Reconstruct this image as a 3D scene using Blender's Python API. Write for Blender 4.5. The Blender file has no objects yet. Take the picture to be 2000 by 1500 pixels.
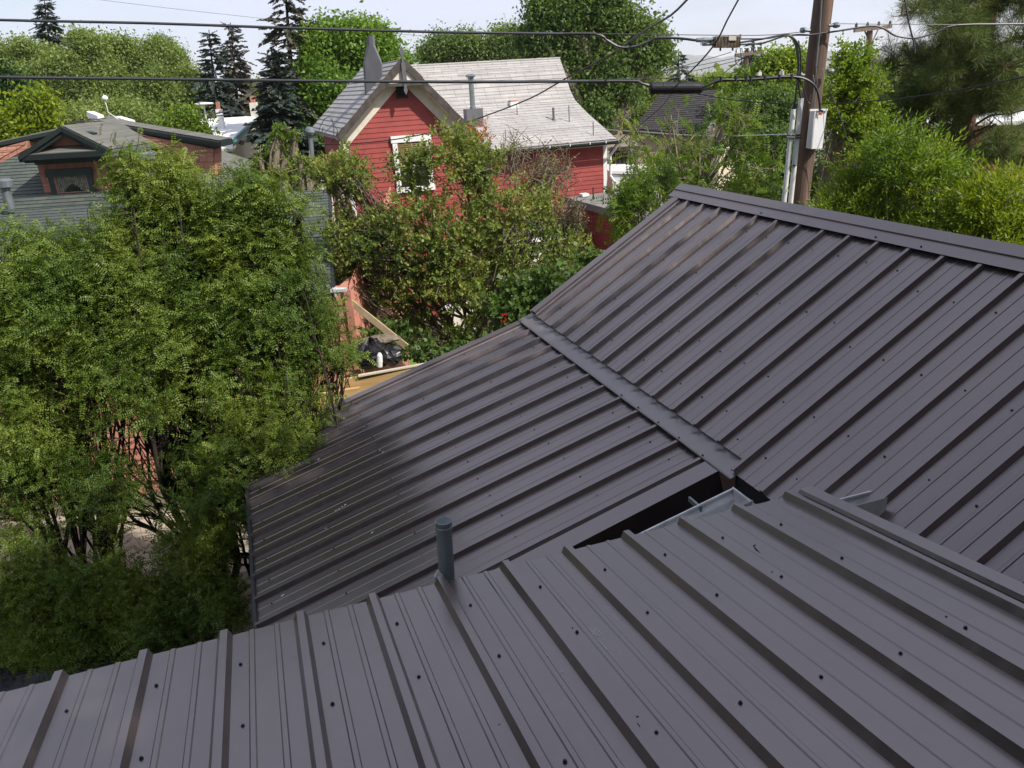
import bpy, math, random
import numpy as np
from mathutils import Vector, Matrix
R_=math.radians
random.seed(7); rng=np.random.default_rng(11)
scn=bpy.context.scene; col=scn.collection
# ---------------------------------------------------------------- camera
FPX,PITCH,ROLL,H=1524.25,R_(21.10788),R_(-3.5),5.8
C0=np.array([0,0,H])
F_=np.array([0,math.cos(PITCH),-math.sin(PITCH)]); U0=np.array([0,math.sin(PITCH),math.cos(PITCH)]); R0=np.array([1.,0,0])
RR=math.cos(ROLL)*R0+math.sin(ROLL)*U0; UU=-math.sin(ROLL)*R0+math.cos(ROLL)*U0
cd=bpy.data.cameras.new('camera'); cam=bpy.data.objects.new('camera',cd); col.objects.link(cam)
cam.matrix_world=Matrix(((RR[0],UU[0],-F_[0],0),(RR[1],UU[1],-F_[1],0),(RR[2],UU[2],-F_[2],H),(0,0,0,1)))
cd.sensor_width=36; cd.lens=36*FPX/2000; cd.clip_start=.05; cd.clip_end=20000
scn.camera=cam
# ---------------------------------------------------------------- light
SAZ=np.array([.86,-.51]); SEL=46
w=bpy.data.worlds.new('World'); scn.world=w; w.use_nodes=True; nt=w.node_tree; N=nt.nodes; L=nt.links
bg=N['Background']; bg.inputs['Strength'].default_value=.125
sky=N.new('ShaderNodeTexSky'); sky.sky_type='NISHITA'; sky.sun_disc=False; sky.sun_elevation=R_(SEL)
sky.sun_rotation=math.atan2(SAZ[0],SAZ[1]); sky.air_density=1.0; sky.dust_density=2.2; sky.ozone_density=1.0
tc=N.new('ShaderNodeTexCoord'); mp=N.new('ShaderNodeMapping'); mp.inputs['Scale'].default_value=(1,1,4.5)
nz=N.new('ShaderNodeTexNoise'); nz.inputs['Scale'].default_value=1.6; nz.inputs['Detail'].default_value=7; nz.inputs['Roughness'].default_value=.55
rp=N.new('ShaderNodeValToRGB'); rp.color_ramp.elements[0].position=.40; rp.color_ramp.elements[0].color=(.25,.25,.25,1); rp.color_ramp.elements[1].position=.60; rp.color_ramp.elements[1].color=(.95,.95,.95,1)
mx=N.new('ShaderNodeMixRGB'); mx.inputs[2].default_value=(4.6,4.92,6.1,1)
L.new(tc.outputs['Generated'],mp.inputs[0]); L.new(mp.outputs[0],nz.inputs['Vector']); L.new(nz.outputs['Fac'],rp.inputs[0]); L.new(rp.outputs[0],mx.inputs[0]); L.new(sky.outputs[0],mx.inputs[1]); L.new(mx.outputs[0],bg.inputs[0])
sl=bpy.data.lights.new('sun','SUN'); sl.energy=4.2; sl.angle=R_(.5); sl.color=(1,.94,.85)
so=bpy.data.objects.new('sun',sl); col.objects.link(so)
sd=Vector((SAZ[0]*math.cos(R_(SEL)),SAZ[1]*math.cos(R_(SEL)),math.sin(R_(SEL)))); so.rotation_euler=sd.to_track_quat('Z','Y').to_euler(); so.location=(20,-20,40)
scn.view_settings.view_transform='Standard'; scn.view_settings.look='None'; scn.view_settings.exposure=.45; scn.view_settings.gamma=1
scn.render.engine='CYCLES'
scn.cycles.max_bounces=8; scn.cycles.transparent_max_bounces=8; scn.cycles.diffuse_bounces=3; scn.cycles.glossy_bounces=3
# ---------------------------------------------------------------- helpers
def ray(px,py): return F_+(px-1000)/FPX*RR+(750-py)/FPX*UU
def W(px,py,Y): r=ray(px,py); return C0+r*(Y/r[1])
def Z(px,py,z): r=ray(px,py); return C0+r*((z-H)/r[2])
def onP(px,py,P,n): r=ray(px,py); return C0+r*(np.dot(np.asarray(P)-C0,n)/np.dot(r,n))
def nrm(v): v=np.asarray(v,float); return v/ (np.linalg.norm(v)+1e-12)
def mat(name,c,rough=.7,spec=.4,c2=None,ns=5,bump=0,bs=60,metal=0,ior=None,detail=4,stretch=None,dist=.01,c3=None):
    m=bpy.data.materials.new(name); m.use_nodes=True; t=m.node_tree; n=t.nodes; l=t.links; b=n['Principled BSDF']
    b.inputs['Base Color'].default_value=(*c,1); b.inputs['Roughness'].default_value=rough; b.inputs['Specular IOR Level'].default_value=spec; b.inputs['Metallic'].default_value=metal
    if ior: b.inputs['IOR'].default_value=ior
    tc=n.new('ShaderNodeTexCoord'); src=tc.outputs['Object']
    if stretch:
        mp=n.new('ShaderNodeMapping'); mp.inputs['Scale'].default_value=stretch; l.new(src,mp.inputs[0]); src=mp.outputs[0]
    if c2:
        z=n.new('ShaderNodeTexNoise'); z.inputs['Scale'].default_value=ns; z.inputs['Detail'].default_value=detail; z.inputs['Roughness'].default_value=.6; l.new(src,z.inputs['Vector'])
        r=n.new('ShaderNodeValToRGB'); e=r.color_ramp.elements; e[0].position=.35; e[0].color=(*c,1); e[1].position=.65; e[1].color=(*c2,1)
        if c3: k=e.new(.5); k.color=(*c3,1)
        l.new(z.outputs['Fac'],r.inputs[0]); l.new(r.outputs[0],b.inputs['Base Color'])
    if bump:
        z=n.new('ShaderNodeTexNoise'); z.inputs['Scale'].default_value=bs; z.inputs['Detail'].default_value=3; l.new(src,z.inputs['Vector'])
        u=n.new('ShaderNodeBump'); u.inputs['Strength'].default_value=bump; u.inputs['Distance'].default_value=dist; l.new(z.outputs['Fac'],u.inputs['Height']); l.new(u.outputs[0],b.inputs['Normal'])
    return m
def brickmat(name,c1,c2,mort,bw,bh,ms=.004,rough=.85,bump=.4,off=.5,vary=.5,spec=.3):
    m=bpy.data.materials.new(name); m.use_nodes=True; t=m.node_tree; n=t.nodes; l=t.links; b=n['Principled BSDF']; b.inputs['Roughness'].default_value=rough; b.inputs['Specular IOR Level'].default_value=spec
    uv=n.new('ShaderNodeUVMap'); br=n.new('ShaderNodeTexBrick'); br.offset=off; br.inputs['Scale'].default_value=1; br.inputs['Brick Width'].default_value=bw; br.inputs['Row Height'].default_value=bh; br.inputs['Mortar Size'].default_value=ms; br.inputs['Mortar Smooth'].default_value=.2; br.inputs['Bias'].default_value=0
    br.inputs['Color1'].default_value=(*c1,1); br.inputs['Color2'].default_value=(*c2,1); br.inputs['Mortar'].default_value=(*mort,1)
    l.new(uv.outputs[0],br.inputs['Vector'])
    z=n.new('ShaderNodeTexNoise'); z.inputs['Scale'].default_value=1.5; z.inputs['Detail'].default_value=8; z.inputs['Roughness'].default_value=.7; l.new(uv.outputs[0],z.inputs['Vector'])
    r=n.new('ShaderNodeValToRGB'); r.color_ramp.elements[0].position=.3; r.color_ramp.elements[0].color=(1-vary*.5,)*3+(1,); r.color_ramp.elements[1].position=.7; r.color_ramp.elements[1].color=(1+vary*.15,)*3+(1,)
    l.new(z.outputs['Fac'],r.inputs[0]); mu=n.new('ShaderNodeMixRGB'); mu.blend_type='MULTIPLY'; mu.inputs[0].default_value=1; l.new(br.outputs['Color'],mu.inputs[1]); l.new(r.outputs[0],mu.inputs[2]); l.new(mu.outputs[0],b.inputs['Base Color'])
    z2=n.new('ShaderNodeTexNoise'); z2.inputs['Scale'].default_value=90; l.new(uv.outputs[0],z2.inputs['Vector'])
    ad=n.new('ShaderNodeMath'); ad.operation='MULTIPLY_ADD'; ad.inputs[1].default_value=.25; l.new(z2.outputs['Fac'],ad.inputs[0])
    iv=n.new('ShaderNodeMath'); iv.operation='SUBTRACT'; iv.inputs[0].default_value=1; l.new(br.outputs['Fac'],iv.inputs[1]); l.new(iv.outputs[0],ad.inputs[2])
    u=n.new('ShaderNodeBump'); u.inputs['Strength'].default_value=bump; u.inputs['Distance'].default_value=.006; l.new(ad.outputs[0],u.inputs['Height']); l.new(u.outputs[0],b.inputs['Normal'])
    return m
def leafmat(name,cols,trans=.35,ns=.9,rough=.5,tc_=None):
    m=bpy.data.materials.new(name); m.use_nodes=True; t=m.node_tree; n=t.nodes; l=t.links; b=n['Principled BSDF']; b.inputs['Roughness'].default_value=rough; b.inputs['Specular IOR Level'].default_value=.35
    g=n.new('ShaderNodeNewGeometry'); tc=n.new('ShaderNodeTexCoord'); z=n.new('ShaderNodeTexNoise'); z.inputs['Scale'].default_value=ns; z.inputs['Detail'].default_value=3; l.new(tc.outputs['Object'],z.inputs['Vector'])
    a=n.new('ShaderNodeMath'); a.operation='MULTIPLY_ADD'; a.inputs[1].default_value=.55; l.new(g.outputs['Random Per Island'],a.inputs[0])
    s=n.new('ShaderNodeMath'); s.operation='MULTIPLY_ADD'; s.inputs[1].default_value=1.3; s.inputs[2].default_value=-.42; l.new(z.outputs['Fac'],s.inputs[0]); l.new(s.outputs[0],a.inputs[2])
    r=n.new('ShaderNodeValToRGB'); e=r.color_ramp.elements; k=len(cols); e[0].color=(*cols[0],1); e[1].color=(*cols[-1],1)
    for i in range(1,k-1): q=e.new(i/(k-1)); q.color=(*cols[i],1)
    l.new(a.outputs[0],r.inputs[0]); l.new(r.outputs[0],b.inputs['Base Color'])
    if trans:
        tr=n.new('ShaderNodeBsdfTranslucent'); hs=n.new('ShaderNodeMixRGB'); hs.blend_type='MULTIPLY'; hs.inputs[0].default_value=1; hs.inputs[2].default_value=(1.5,1.5,.6,1); l.new(r.outputs[0],hs.inputs[1]); l.new(hs.outputs[0],tr.inputs[0])
        mi=n.new('ShaderNodeMixShader'); mi.inputs[0].default_value=trans; l.new(b.outputs[0],mi.inputs[1]); l.new(tr.outputs[0],mi.inputs[2]); l.new(mi.outputs[0],n['Material Output'].inputs[0])
    return m
def tag(o,label=None,cat=None,group=None,kind=None):
    if label: o['label']=label
    if cat: o['category']=cat
    if group: o['group']=group
    if kind: o['kind']=kind
    return o
def thing(name,label,cat,loc,group=None):
    o=bpy.data.objects.new(name,None); col.objects.link(o); o.location=tuple(loc); o.empty_display_size=.3
    return tag(o,label,cat,group)
def orig(o):
    p=np.zeros(3)
    while o: p+=np.array(o.location); o=o.parent
    return p
class MB:
    def __init__(s): s.v=[]; s.f=[]; s.mi=[]; s.k=0
    def add(s,vs,fs):
        b=len(s.v); s.v+= [tuple(map(float,x)) for x in vs]; s.f+=[tuple(i+b for i in f) for f in fs]; s.mi+=[s.k]*len(fs); return s
    def poly(s,ps): return s.add(ps,[tuple(range(len(ps)))])
    def slab(s,ps,d):                      # polygon ps extruded by vector d
        ps=[np.asarray(p,float) for p in ps]; n=len(ps); q=[p+np.asarray(d) for p in ps]
        return s.add(ps+q,[tuple(range(n)),tuple(range(2*n-1,n-1,-1))]+[(i,n+i,n+(i+1)%n,(i+1)%n) for i in range(n)])
    def box(s,c,ax,ay,az):                 # centre, half-axis vectors
        c,ax,ay,az=[np.asarray(x,float) for x in (c,ax,ay,az)]
        return s.slab([c-ax-ay-az,c+ax-ay-az,c+ax+ay-az,c-ax+ay-az],2*az)
    def tube(s,pts,rad,n=8,cap=True,end=None):
        pts=[np.asarray(p,float) for p in pts]; m=len(pts)
        if np.isscalar(rad): rad=[rad]*m
        vs=[]; prev=None
        for i,p in enumerate(pts):
            d=nrm(pts[min(i+1,m-1)]-pts[max(i-1,0)])
            if prev is None: a=np.cross(d,[0,0,1] if abs(d[2])<.9 else [1,0,0])
            else: a=prev-d*np.dot(prev,d)
            a=nrm(a); prev=a; b=np.cross(d,a)
            for k in range(n):
                t=2*math.pi*k/n; vs.append(p+rad[i]*(math.cos(t)*a+math.sin(t)*b))
        fs=[(i*n+k,i*n+(k+1)%n,(i+1)*n+(k+1)%n,(i+1)*n+k) for i in range(m-1) for k in range(n)]
        if cap: fs+=[tuple(range(n-1,-1,-1)),tuple(range((m-1)*n,m*n))]
        return s.add(vs,fs)
    def rev(s,c,axis,prof,n=20,cap=True):  # prof [(r,h)...]
        c=np.asarray(c,float); ax=nrm(axis)
        return s.tube([c+ax*h for r,h in prof],[max(r,1e-4) for r,h in prof],n,cap)
    def build(s,name,m,parent=None,smooth=False,kind=None,label=None):
        me=bpy.data.meshes.new(name); o_=orig(parent) if parent else np.zeros(3)
        V=np.array(s.v)-o_; me.from_pydata(V.tolist(),[],s.f)
        ms=m if isinstance(m,(list,tuple)) else [m]
        for x in ms: me.materials.append(x)
        if len(ms)>1: me.polygons.foreach_set('material_index',s.mi)
        uvl=me.uv_layers.new(name='UVMap'); Vw=np.array(s.v); co=np.zeros((len(me.loops),2)); j=0
        for f in s.f:
            p=Vw[list(f)]; nn=np.zeros(3)
            for i in range(len(f)): nn+=np.cross(p[i],p[(i+1)%len(f)]) if False else np.cross(p[i]-p[0],p[(i+1)%len(f)]-p[0])
            nn=nrm(nn); 
            if nn[2]<-1e-3: nn=-nn
            u=np.cross([0,0,1],nn); u=nrm(u) if np.linalg.norm(u)>.05 else np.array([1.,0,0]); v=np.cross(nn,u)
            co[j:j+len(f),0]=p@u; co[j:j+len(f),1]=p@v; j+=len(f)
        uvl.data.foreach_set('uv',co.ravel())
        if smooth: me.polygons.foreach_set('use_smooth',[True]*len(me.polygons))
        me.update(); o=bpy.data.objects.new(name,me); col.objects.link(o)
        if parent: o.parent=parent
        if kind: o['kind']=kind
        if label: o['label']=label
        return o
def bulk(name,V,m,parent=None,kind=None):          # V (n,4,3) quads
    n=len(V); me=bpy.data.meshes.new(name); me.vertices.add(n*4); me.loops.add(n*4); me.polygons.add(n)
    o_=orig(parent) if parent else np.zeros(3)
    me.vertices.foreach_set('co',(V-o_).astype(np.float32).ravel()); me.loops.foreach_set('vertex_index',np.arange(n*4,dtype=np.int32)); me.polygons.foreach_set('loop_start',np.arange(0,n*4,4,dtype=np.int32))
    me.materials.append(m); me.update(calc_edges=True); me.validate()
    o=bpy.data.objects.new(name,me); col.objects.link(o)
    if parent: o.parent=parent
    if kind: o['kind']=kind
    return o
def clip(poly,fn,c,keep_gt):
    out=[]
    for i in range(len(poly)):
        a,b=poly[i],poly[(i+1)%len(poly)]; fa,fb=fn(a)-c,fn(b)-c
        if not keep_gt: fa,fb=-fa,-fb
        if fa>=0: out.append(a)
        if (fa>0)!=(fb>0) and abs(fa-fb)>1e-12: out.append(a+(b-a)*(fa/(fa-fb)))
    return out
def lapped(mb,poly,lap,out,jit=0,zoff=0):
    """polygon cut in courses whose lower edge stands proud"""
    poly=[np.asarray(p,float) for p in poly]; n=np.zeros(3)
    for i in range(1,len(poly)-1): n+=np.cross(poly[i]-poly[0],poly[i+1]-poly[0])
    n=nrm(n)
    if np.dot(n,poly[0]-C0)>0: n=-n
    up=nrm(np.array([0,0,1])-n*n[2]); f=lambda p:np.dot(p,up); lo,hi=min(map(f,poly)),max(map(f,poly))
    k=math.floor(lo/lap)
    while k*lap<hi:
        j=random.uniform(-jit,jit)
        a,b=max(lo,k*lap+j),(k+1)*lap+j; k+=1
        s=clip(poly,f,a,True); s=clip(s,f,b,False) if len(s)>2 else []
        if len(s)<3: continue
        q=[p+n*(zoff+.001+out*(1-(f(p)-a)/(b-a+1e-9))) for p in s]; mb.poly(q)
        low=[p for p in s if abs(f(p)-a)<1e-4]
        if len(low)>=2:
            d=low[-1]-low[0]; mb.poly([low[0]+n*(zoff+out),low[-1]+n*(zoff+out),low[-1]+n*zoff,low[0]+n*zoff])
    return n
# ---------------------------------------------------------------- materials
def roofmetal():
    m=bpy.data.materials.new('painted_roof_metal'); m.use_nodes=True; t=m.node_tree; n=t.nodes; l=t.links; b=n['Principled BSDF']
    b.inputs['IOR'].default_value=2.45; b.inputs['Specular Tint'].default_value=(1.0,.87,.83,1); b.inputs['Specular IOR Level'].default_value=.5
    tc=n.new('ShaderNodeTexCoord')
    z=n.new('ShaderNodeTexNoise'); z.inputs['Scale'].default_value=1.3; z.inputs['Detail'].default_value=6; z.inputs['Roughness'].default_value=.65; l.new(tc.outputs['Object'],z.inputs['Vector'])
    r=n.new('ShaderNodeMapRange'); r.inputs[3].default_value=.24; r.inputs[4].default_value=.36; l.new(z.outputs['Fac'],r.inputs[0]); l.new(r.outputs[0],b.inputs['Roughness'])
    z2=n.new('ShaderNodeTexNoise'); z2.inputs['Scale'].default_value=.9; z2.inputs['Detail'].default_value=8; z2.inputs['Roughness'].default_value=.7; l.new(tc.outputs['Object'],z2.inputs['Vector'])
    c=n.new('ShaderNodeValToRGB'); c.color_ramp.elements[0].position=.35; c.color_ramp.elements[0].color=(.030,.024,.024,1); c.color_ramp.elements[1].position=.7; c.color_ramp.elements[1].color=(.055,.041,.037,1); l.new(z2.outputs['Fac'],c.inputs[0])
    uvn=n.new('ShaderNodeUVMap'); ms=n.new('ShaderNodeMapping'); ms.inputs['Scale'].default_value=(9,.5,1); l.new(uvn.outputs[0],ms.inputs[0])
    zs=n.new('ShaderNodeTexNoise'); zs.inputs['Scale'].default_value=1.6; zs.inputs['Detail'].default_value=7; zs.inputs['Roughness'].default_value=.7; l.new(ms.outputs[0],zs.inputs['Vector'])
    rs=n.new('ShaderNodeValToRGB'); rs.color_ramp.elements[0].position=.5; rs.color_ramp.elements[0].color=(0,0,0,1); rs.color_ramp.elements[1].position=.78; rs.color_ramp.elements[1].color=(.55,.55,.55,1); l.new(zs.outputs['Fac'],rs.inputs[0])
    ds=n.new('ShaderNodeMixRGB'); ds.inputs[2].default_value=(.075,.068,.06,1); l.new(rs.outputs[0],ds.inputs[0]); l.new(c.outputs[0],ds.inputs[1])
    ra=n.new('ShaderNodeMath'); ra.operation='MULTIPLY_ADD'; ra.inputs[1].default_value=.22; l.new(rs.outputs[0],ra.inputs[0]); l.new(r.outputs[0],ra.inputs[2]); l.new(ra.outputs[0],b.inputs['Roughness'])
    c=ds
    # specks of dust
    z4=n.new('ShaderNodeTexNoise'); z4.inputs['Scale'].default_value=230; z4.inputs['Detail'].default_value=1; l.new(tc.outputs['Object'],z4.inputs['Vector'])
    r4=n.new('ShaderNodeValToRGB'); r4.color_ramp.elements[0].position=.76; r4.color_ramp.elements[0].color=(0,0,0,1); r4.color_ramp.elements[1].position=.8; r4.color_ramp.elements[1].color=(.5,.5,.5,1); l.new(z4.outputs['Fac'],r4.inputs[0])
    mxx=n.new('ShaderNodeMixRGB'); mxx.inputs[2].default_value=(.16,.15,.14,1); l.new(r4.outputs[0],mxx.inputs[0]); l.new(c.outputs[0],mxx.inputs[1]); l.new(mxx.outputs[0],b.inputs['Base Color'])
    z3=n.new('ShaderNodeTexNoise'); z3.inputs['Scale'].default_value=5; z3.inputs['Detail'].default_value=2; l.new(tc.outputs['Object'],z3.inputs['Vector'])
    u=n.new('ShaderNodeBump'); u.inputs['Strength'].default_value=.25; u.inputs['Distance'].default_value=.01; l.new(z3.outputs['Fac'],u.inputs['Height']); l.new(u.outputs[0],b.inputs['Normal'])
    return m
M={}
M['metal']=roofmetal()
M['flash']=mat('flashing_metal',(.080,.070,.070),.34,.5,ior=2.3,c2=(.11,.096,.094),ns=3,bump=.15,bs=6); M['flash'].node_tree.nodes['Principled BSDF'].inputs['Specular Tint'].default_value=(1,.9,.87,1)
M['dark']=mat('dark_void_paint',(.012,.012,.014),.7)
M['screw']=mat('screw_black',(.016,.015,.017),.35)
M['galv']=mat('galvanised_steel',(.13,.155,.165),.45,c2=(.22,.25,.26),ns=9,metal=.4,bump=.1,bs=30,stretch=(1,1,.25))
M['white']=mat('white_paint',(.80,.80,.78),.5,c2=(.70,.70,.68),ns=3)
M['gutter']=mat('white_gutter_paint',(.70,.70,.69),.35,c2=(.42,.42,.41),ns=7,detail=8)
M['cream']=mat('cream_trim_paint',(.72,.68,.58),.6,c2=(.62,.57,.48),ns=4)
M['red']=mat('red_siding_paint',(.34,.064,.054),.65,c2=(.26,.048,.043),ns=2.2,detail=8,bump=.1,bs=25)
M['redsh']=mat('dark_trim_paint',(.045,.035,.032),.8,c2=(.09,.075,.065),ns=8)
M['brickred']=brickmat('painted_red_brick',(.20,.026,.022),(.25,.035,.03),(.13,.018,.016),.22,.075,.008,.75,.7)
M['shgrey']=brickmat('pale_asphalt_shingle',(.37,.355,.345),(.44,.42,.405),(.25,.235,.225),.45,.15,.008,.9,.6,vary=.45)
M['shgreen']=brickmat('green_grey_shingle',(.068,.083,.075),(.10,.115,.10),(.032,.04,.036),.34,.14,.006,.95,.5,vary=.5)
M['shgrey2']=brickmat('weathered_grey_shingle',(.13,.13,.115),(.165,.16,.14),(.085,.082,.075),.9,.16,.004,.95,.3,vary=.4)
M['shdark']=brickmat('charcoal_shingle',(.042,.040,.043),(.06,.056,.058),(.02,.02,.02),.4,.14,.01,.95,.5)
M['pink']=mat('pink_shingle_paint',(.54,.24,.175),.8,c2=(.48,.20,.145),ns=6,bump=.2,bs=40)
M['pinkb']=brickmat('pink_shake',(.50,.25,.18),(.44,.205,.15),(.2,.09,.065),.2,.2,.006,.85,.4)
M['green']=mat('dark_green_trim',(.028,.055,.050),.6,c2=(.04,.07,.062),ns=6)
M['darkg']=mat('blackish_green_trim',(.012,.020,.019),.6)
M['glass']=mat('window_glass',(.02,.025,.025),.08,.8)
M['blind']=mat('wooden_blind',(.22,.15,.07),.6)
M['curtain']=mat('lace_curtain',(.30,.30,.24),.9,c2=(.12,.13,.10),ns=14)
M['grey']=mat('grey_sheet_metal',(.105,.108,.118),.5,c2=(.13,.13,.14),ns=3)
M['bark']=mat('grey_bark',(.24,.20,.15),.95,c2=(.13,.105,.08),ns=14,bump=.8,bs=22,stretch=(1,1,.25),dist=.02)
M['barkd']=mat('dark_bark',(.055,.04,.03),.95,c2=(.03,.022,.018),ns=14,bump=.8,bs=22,stretch=(1,1,.25),dist=.02)
M['barkr']=mat('reddish_pine_bark',(.16,.085,.055),.95,c2=(.06,.035,.028),ns=9,bump=.9,bs=16,stretch=(1,1,.35),dist=.03)
M['pole']=mat('weathered_pole_wood',(.085,.055,.04),.9,c2=(.20,.12,.08),ns=7,bump=.6,bs=30,stretch=(1,1,.07),dist=.01,c3=(.12,.08,.06))
M['lumber']=mat('new_lumber',(.50,.32,.13),.75,c2=(.58,.40,.20),ns=4,bump=.15,bs=20,stretch=(.3,1,4))
M['cable']=mat('black_cable',(.02,.02,.024),.45)
M['cableg']=mat('grey_cable',(.055,.058,.065),.45)
M['alu']=mat('dull_aluminium',(.33,.29,.23),.55,c2=(.17,.11,.06),ns=18,metal=.3)
M['plastic']=mat('pale_plastic',(.60,.60,.62),.5,c2=(.55,.55,.56),ns=2)
M['conduit']=mat('white_conduit',(.72,.72,.70),.45,c2=(.55,.55,.54),ns=2.5)
M['orange']=mat('orange_sticker',(.8,.10,.02),.5)
M['stucco']=mat('tan_stucco',(.42,.33,.24),.9,c2=(.38,.30,.215),ns=2,bump=.2,bs=50)
M['stuccol']=mat('pale_stucco',(.62,.55,.40),.9,c2=(.52,.46,.33),ns=2)
M['shbrown']=brickmat('brown_shingle',(.22,.185,.145),(.27,.225,.18),(.14,.12,.095),.3,.14,.006,.95,.4)
M['obrick']=brickmat('orange_brick',(.42,.17,.10),(.48,.21,.13),(.38,.25,.18),.22,.075,.01,.9,.3)
M['wroof']=mat('white_membrane_roof',(.74,.74,.72),.7,c2=(.66,.66,.65),ns=1)
M['graveld']=mat('grey_roll_roofing',(.24,.235,.225),.95,c2=(.17,.165,.155),ns=2.5,bump=.2,bs=60,detail=8)
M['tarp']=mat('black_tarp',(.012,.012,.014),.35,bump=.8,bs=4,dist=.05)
M['carw']=mat('white_vehicle_paint',(.78,.78,.78),.3,.6)
M['carr']=mat('red_vehicle_paint',(.45,.02,.03),.3,.6)
M['rubber']=mat('tyre_rubber',(.02,.02,.02),.8)
# ---------------------------------------------------------------- ground, hills
M['earth']=mat('yard_ground',(.13,.105,.07),.95,c2=(.07,.095,.03),ns=.25,detail=10,c3=(.16,.14,.10),bump=.4,bs=3,dist=.05)
tag(MB().poly([(-6000,-3000,0),(6000,-3000,0),(6000,9000,0),(-6000,9000,0)]).build('ground',M['earth']),kind='structure')
M['conc']=mat('old_concrete',(.42,.37,.30),.9,c2=(.30,.25,.19),ns=1.3,detail=8,bump=.2,bs=30)
tag(MB().poly([(-9,8.3,.004),(-2.2,8.9,.004),(-2.2,10.6,.004),(-9,10.6,.004)]).build('path',M['conc']),kind='structure')
p_=[Z(1290,440,.004),Z(1560,440,.004),Z(1600,370,.004),Z(1200,370,.004)]
tag(MB().poly(p_).build('pavement',mat('alley_gravel',(.40,.33,.24),.95,c2=(.30,.25,.18),ns=2,detail=9)),kind='structure')
M['lawn']=mat('lawn',(.10,.16,.02),.9,c2=(.16,.22,.03),ns=6)
tag(MB().poly([(-5,11,.008),(2,11,.008),(2,17,.008),(-5,17,.008)]).build('lawn',M['lawn']),kind='structure')
# distant mountains
def hills(pts,Y,name,m):
    mb=MB(); v=[];f=[]
    k=0
    xs=np.arange(pts[0][0],pts[-1][0],6); ys=np.interp(xs,[p[0] for p in pts],[p[1] for p in pts])
    top=[]
    for i,(x,y) in enumerate(zip(xs,ys)):
        jy=y+2.0*math.sin(x*.05)+1.6*math.sin(x*.13+1)+random.uniform(-.5,.5); c=W(x,jy,Y); top.append(c)
    n=len(top)
    for i,c in enumerate(top): v+= [(c[0],c[1]-1500,-30),tuple(c*[1,1,.45]+[0,-500,0]),tuple(c),(c[0],c[1]+1500,-30)]
    for i in range(n-1):
        for j in range(3): f.append((i*4+j,(i+1)*4+j,(i+1)*4+j+1,i*4+j+1))
    mb.add(v,f); return tag(mb.build(name,m),kind='structure')
M['hill']=mat('dry_hill',(.07,.085,.07),.95,c2=(.10,.10,.08),ns=.003)
hills([(-400,205),(200,190),(700,165),(1000,150),(1200,138),(1290,128),(1340,108),(1400,110),(1500,104),(1560,96),(1640,104),(1700,108),(1760,84),(1800,77),(1860,84),(2000,80),(2200,90),(2500,80)],4200,'hills',M['hill'])
# ================================================================ the metal-roofed house
YAW=.3129; YAW=math.atan2(.30782205,.95144395)
a_=np.array([math.cos(YAW),math.sin(YAW),0]); b_=np.array([-math.sin(YAW),math.cos(YAW),0]); z_=np.array([0,0,1.])
PHB,PHM,PHF=R_(30.90820123),R_(15.91978122),R_(8.0579567)
def AB(a,b,z): return a_*a+b_*b+z_*z      # building coordinates to world (z absolute)
PB=np.array([.27350395,8.25687743,H-2.32270388]); PM=np.array([.12781965,8.23338501,H-2.45447659]); PF=np.array([-1.80651047,2.46408675,H-2.02117048])
dB=math.cos(PHB)*a_+math.sin(PHB)*z_; nB=-math.sin(PHB)*a_+math.cos(PHB)*z_
dM=math.cos(PHM)*a_+math.sin(PHM)*z_; nM=-math.sin(PHM)*a_+math.cos(PHM)*z_
dF=math.cos(PHF)*b_-math.sin(PHF)*z_; nF=math.sin(PHF)*b_+math.cos(PHF)*z_
S=.3048
house=thing('house','low house in front with dark grey ribbed metal roofs meeting at different pitches','house',AB(1.5,3,0))
def profile(t0,t1,h=.032):
    """rib profile along t: rib top centred at multiples of S"""
    pts=[]
    for k in range(math.floor(t0/S)-1,math.ceil(t1/S)+2):
        c=k*S
        pts+=[(c-.0305,-h),(c-.0145,0),(c+.0145,0),(c+.0305,-h)]
        for q in (.345,.675): pts+=[(c+q*S-.0125,-h),(c+q*S-.008,-h+.0042),(c+q*S+.008,-h+.0042),(c+q*S+.0125,-h)]
    pts=[p for p in pts if t0<=p[0]<=t1]
    return [(t0,-h)]+pts+[(t1,-h)]
def ribbed(name,origin,across,down_up,n,t0,t1,l0,l1,label,cross_shift=0,nseg=10,wob=.0012):
    """across = direction of t, down_up = rib direction; sheet spans l0..l1 along ribs"""
    mb=MB(); pr=profile(t0,t1); m=len(pr); vs=[]
    L_=np.linspace(l0,l1,nseg+1)
    for l in L_:
        for (t,h) in pr:
            tt=t+cross_shift
            hh=h+ (wob*math.sin(l*5.1+math.floor(t/S)*2.3)+wob*.8*math.sin(l*2.3+t*9) if h<-.02 else 0)
            vs.append(origin+across*tt+down_up*l+n*hh)
    fs=[(i*m+j,i*m+j+1,(i+1)*m+j+1,(i+1)*m+j) for i in range(nseg) for j in range(m-1)]
    b=len(vs); vs+=[v-n*.0012 for v in vs]
    fs+=[(i*m+j+b,(i+1)*m+j+b,(i+1)*m+j+1+b,i*m+j+1+b) for i in range(nseg) for j in range(m-1)]
    for i in (0,nseg): fs+=[(i*m+j,i*m+j+1,i*m+j+1+b,i*m+j+b) for j in range(m-1)]
    mb.add(vs,fs); return mb.build(name,M['metal'],house,label=label)
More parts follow.
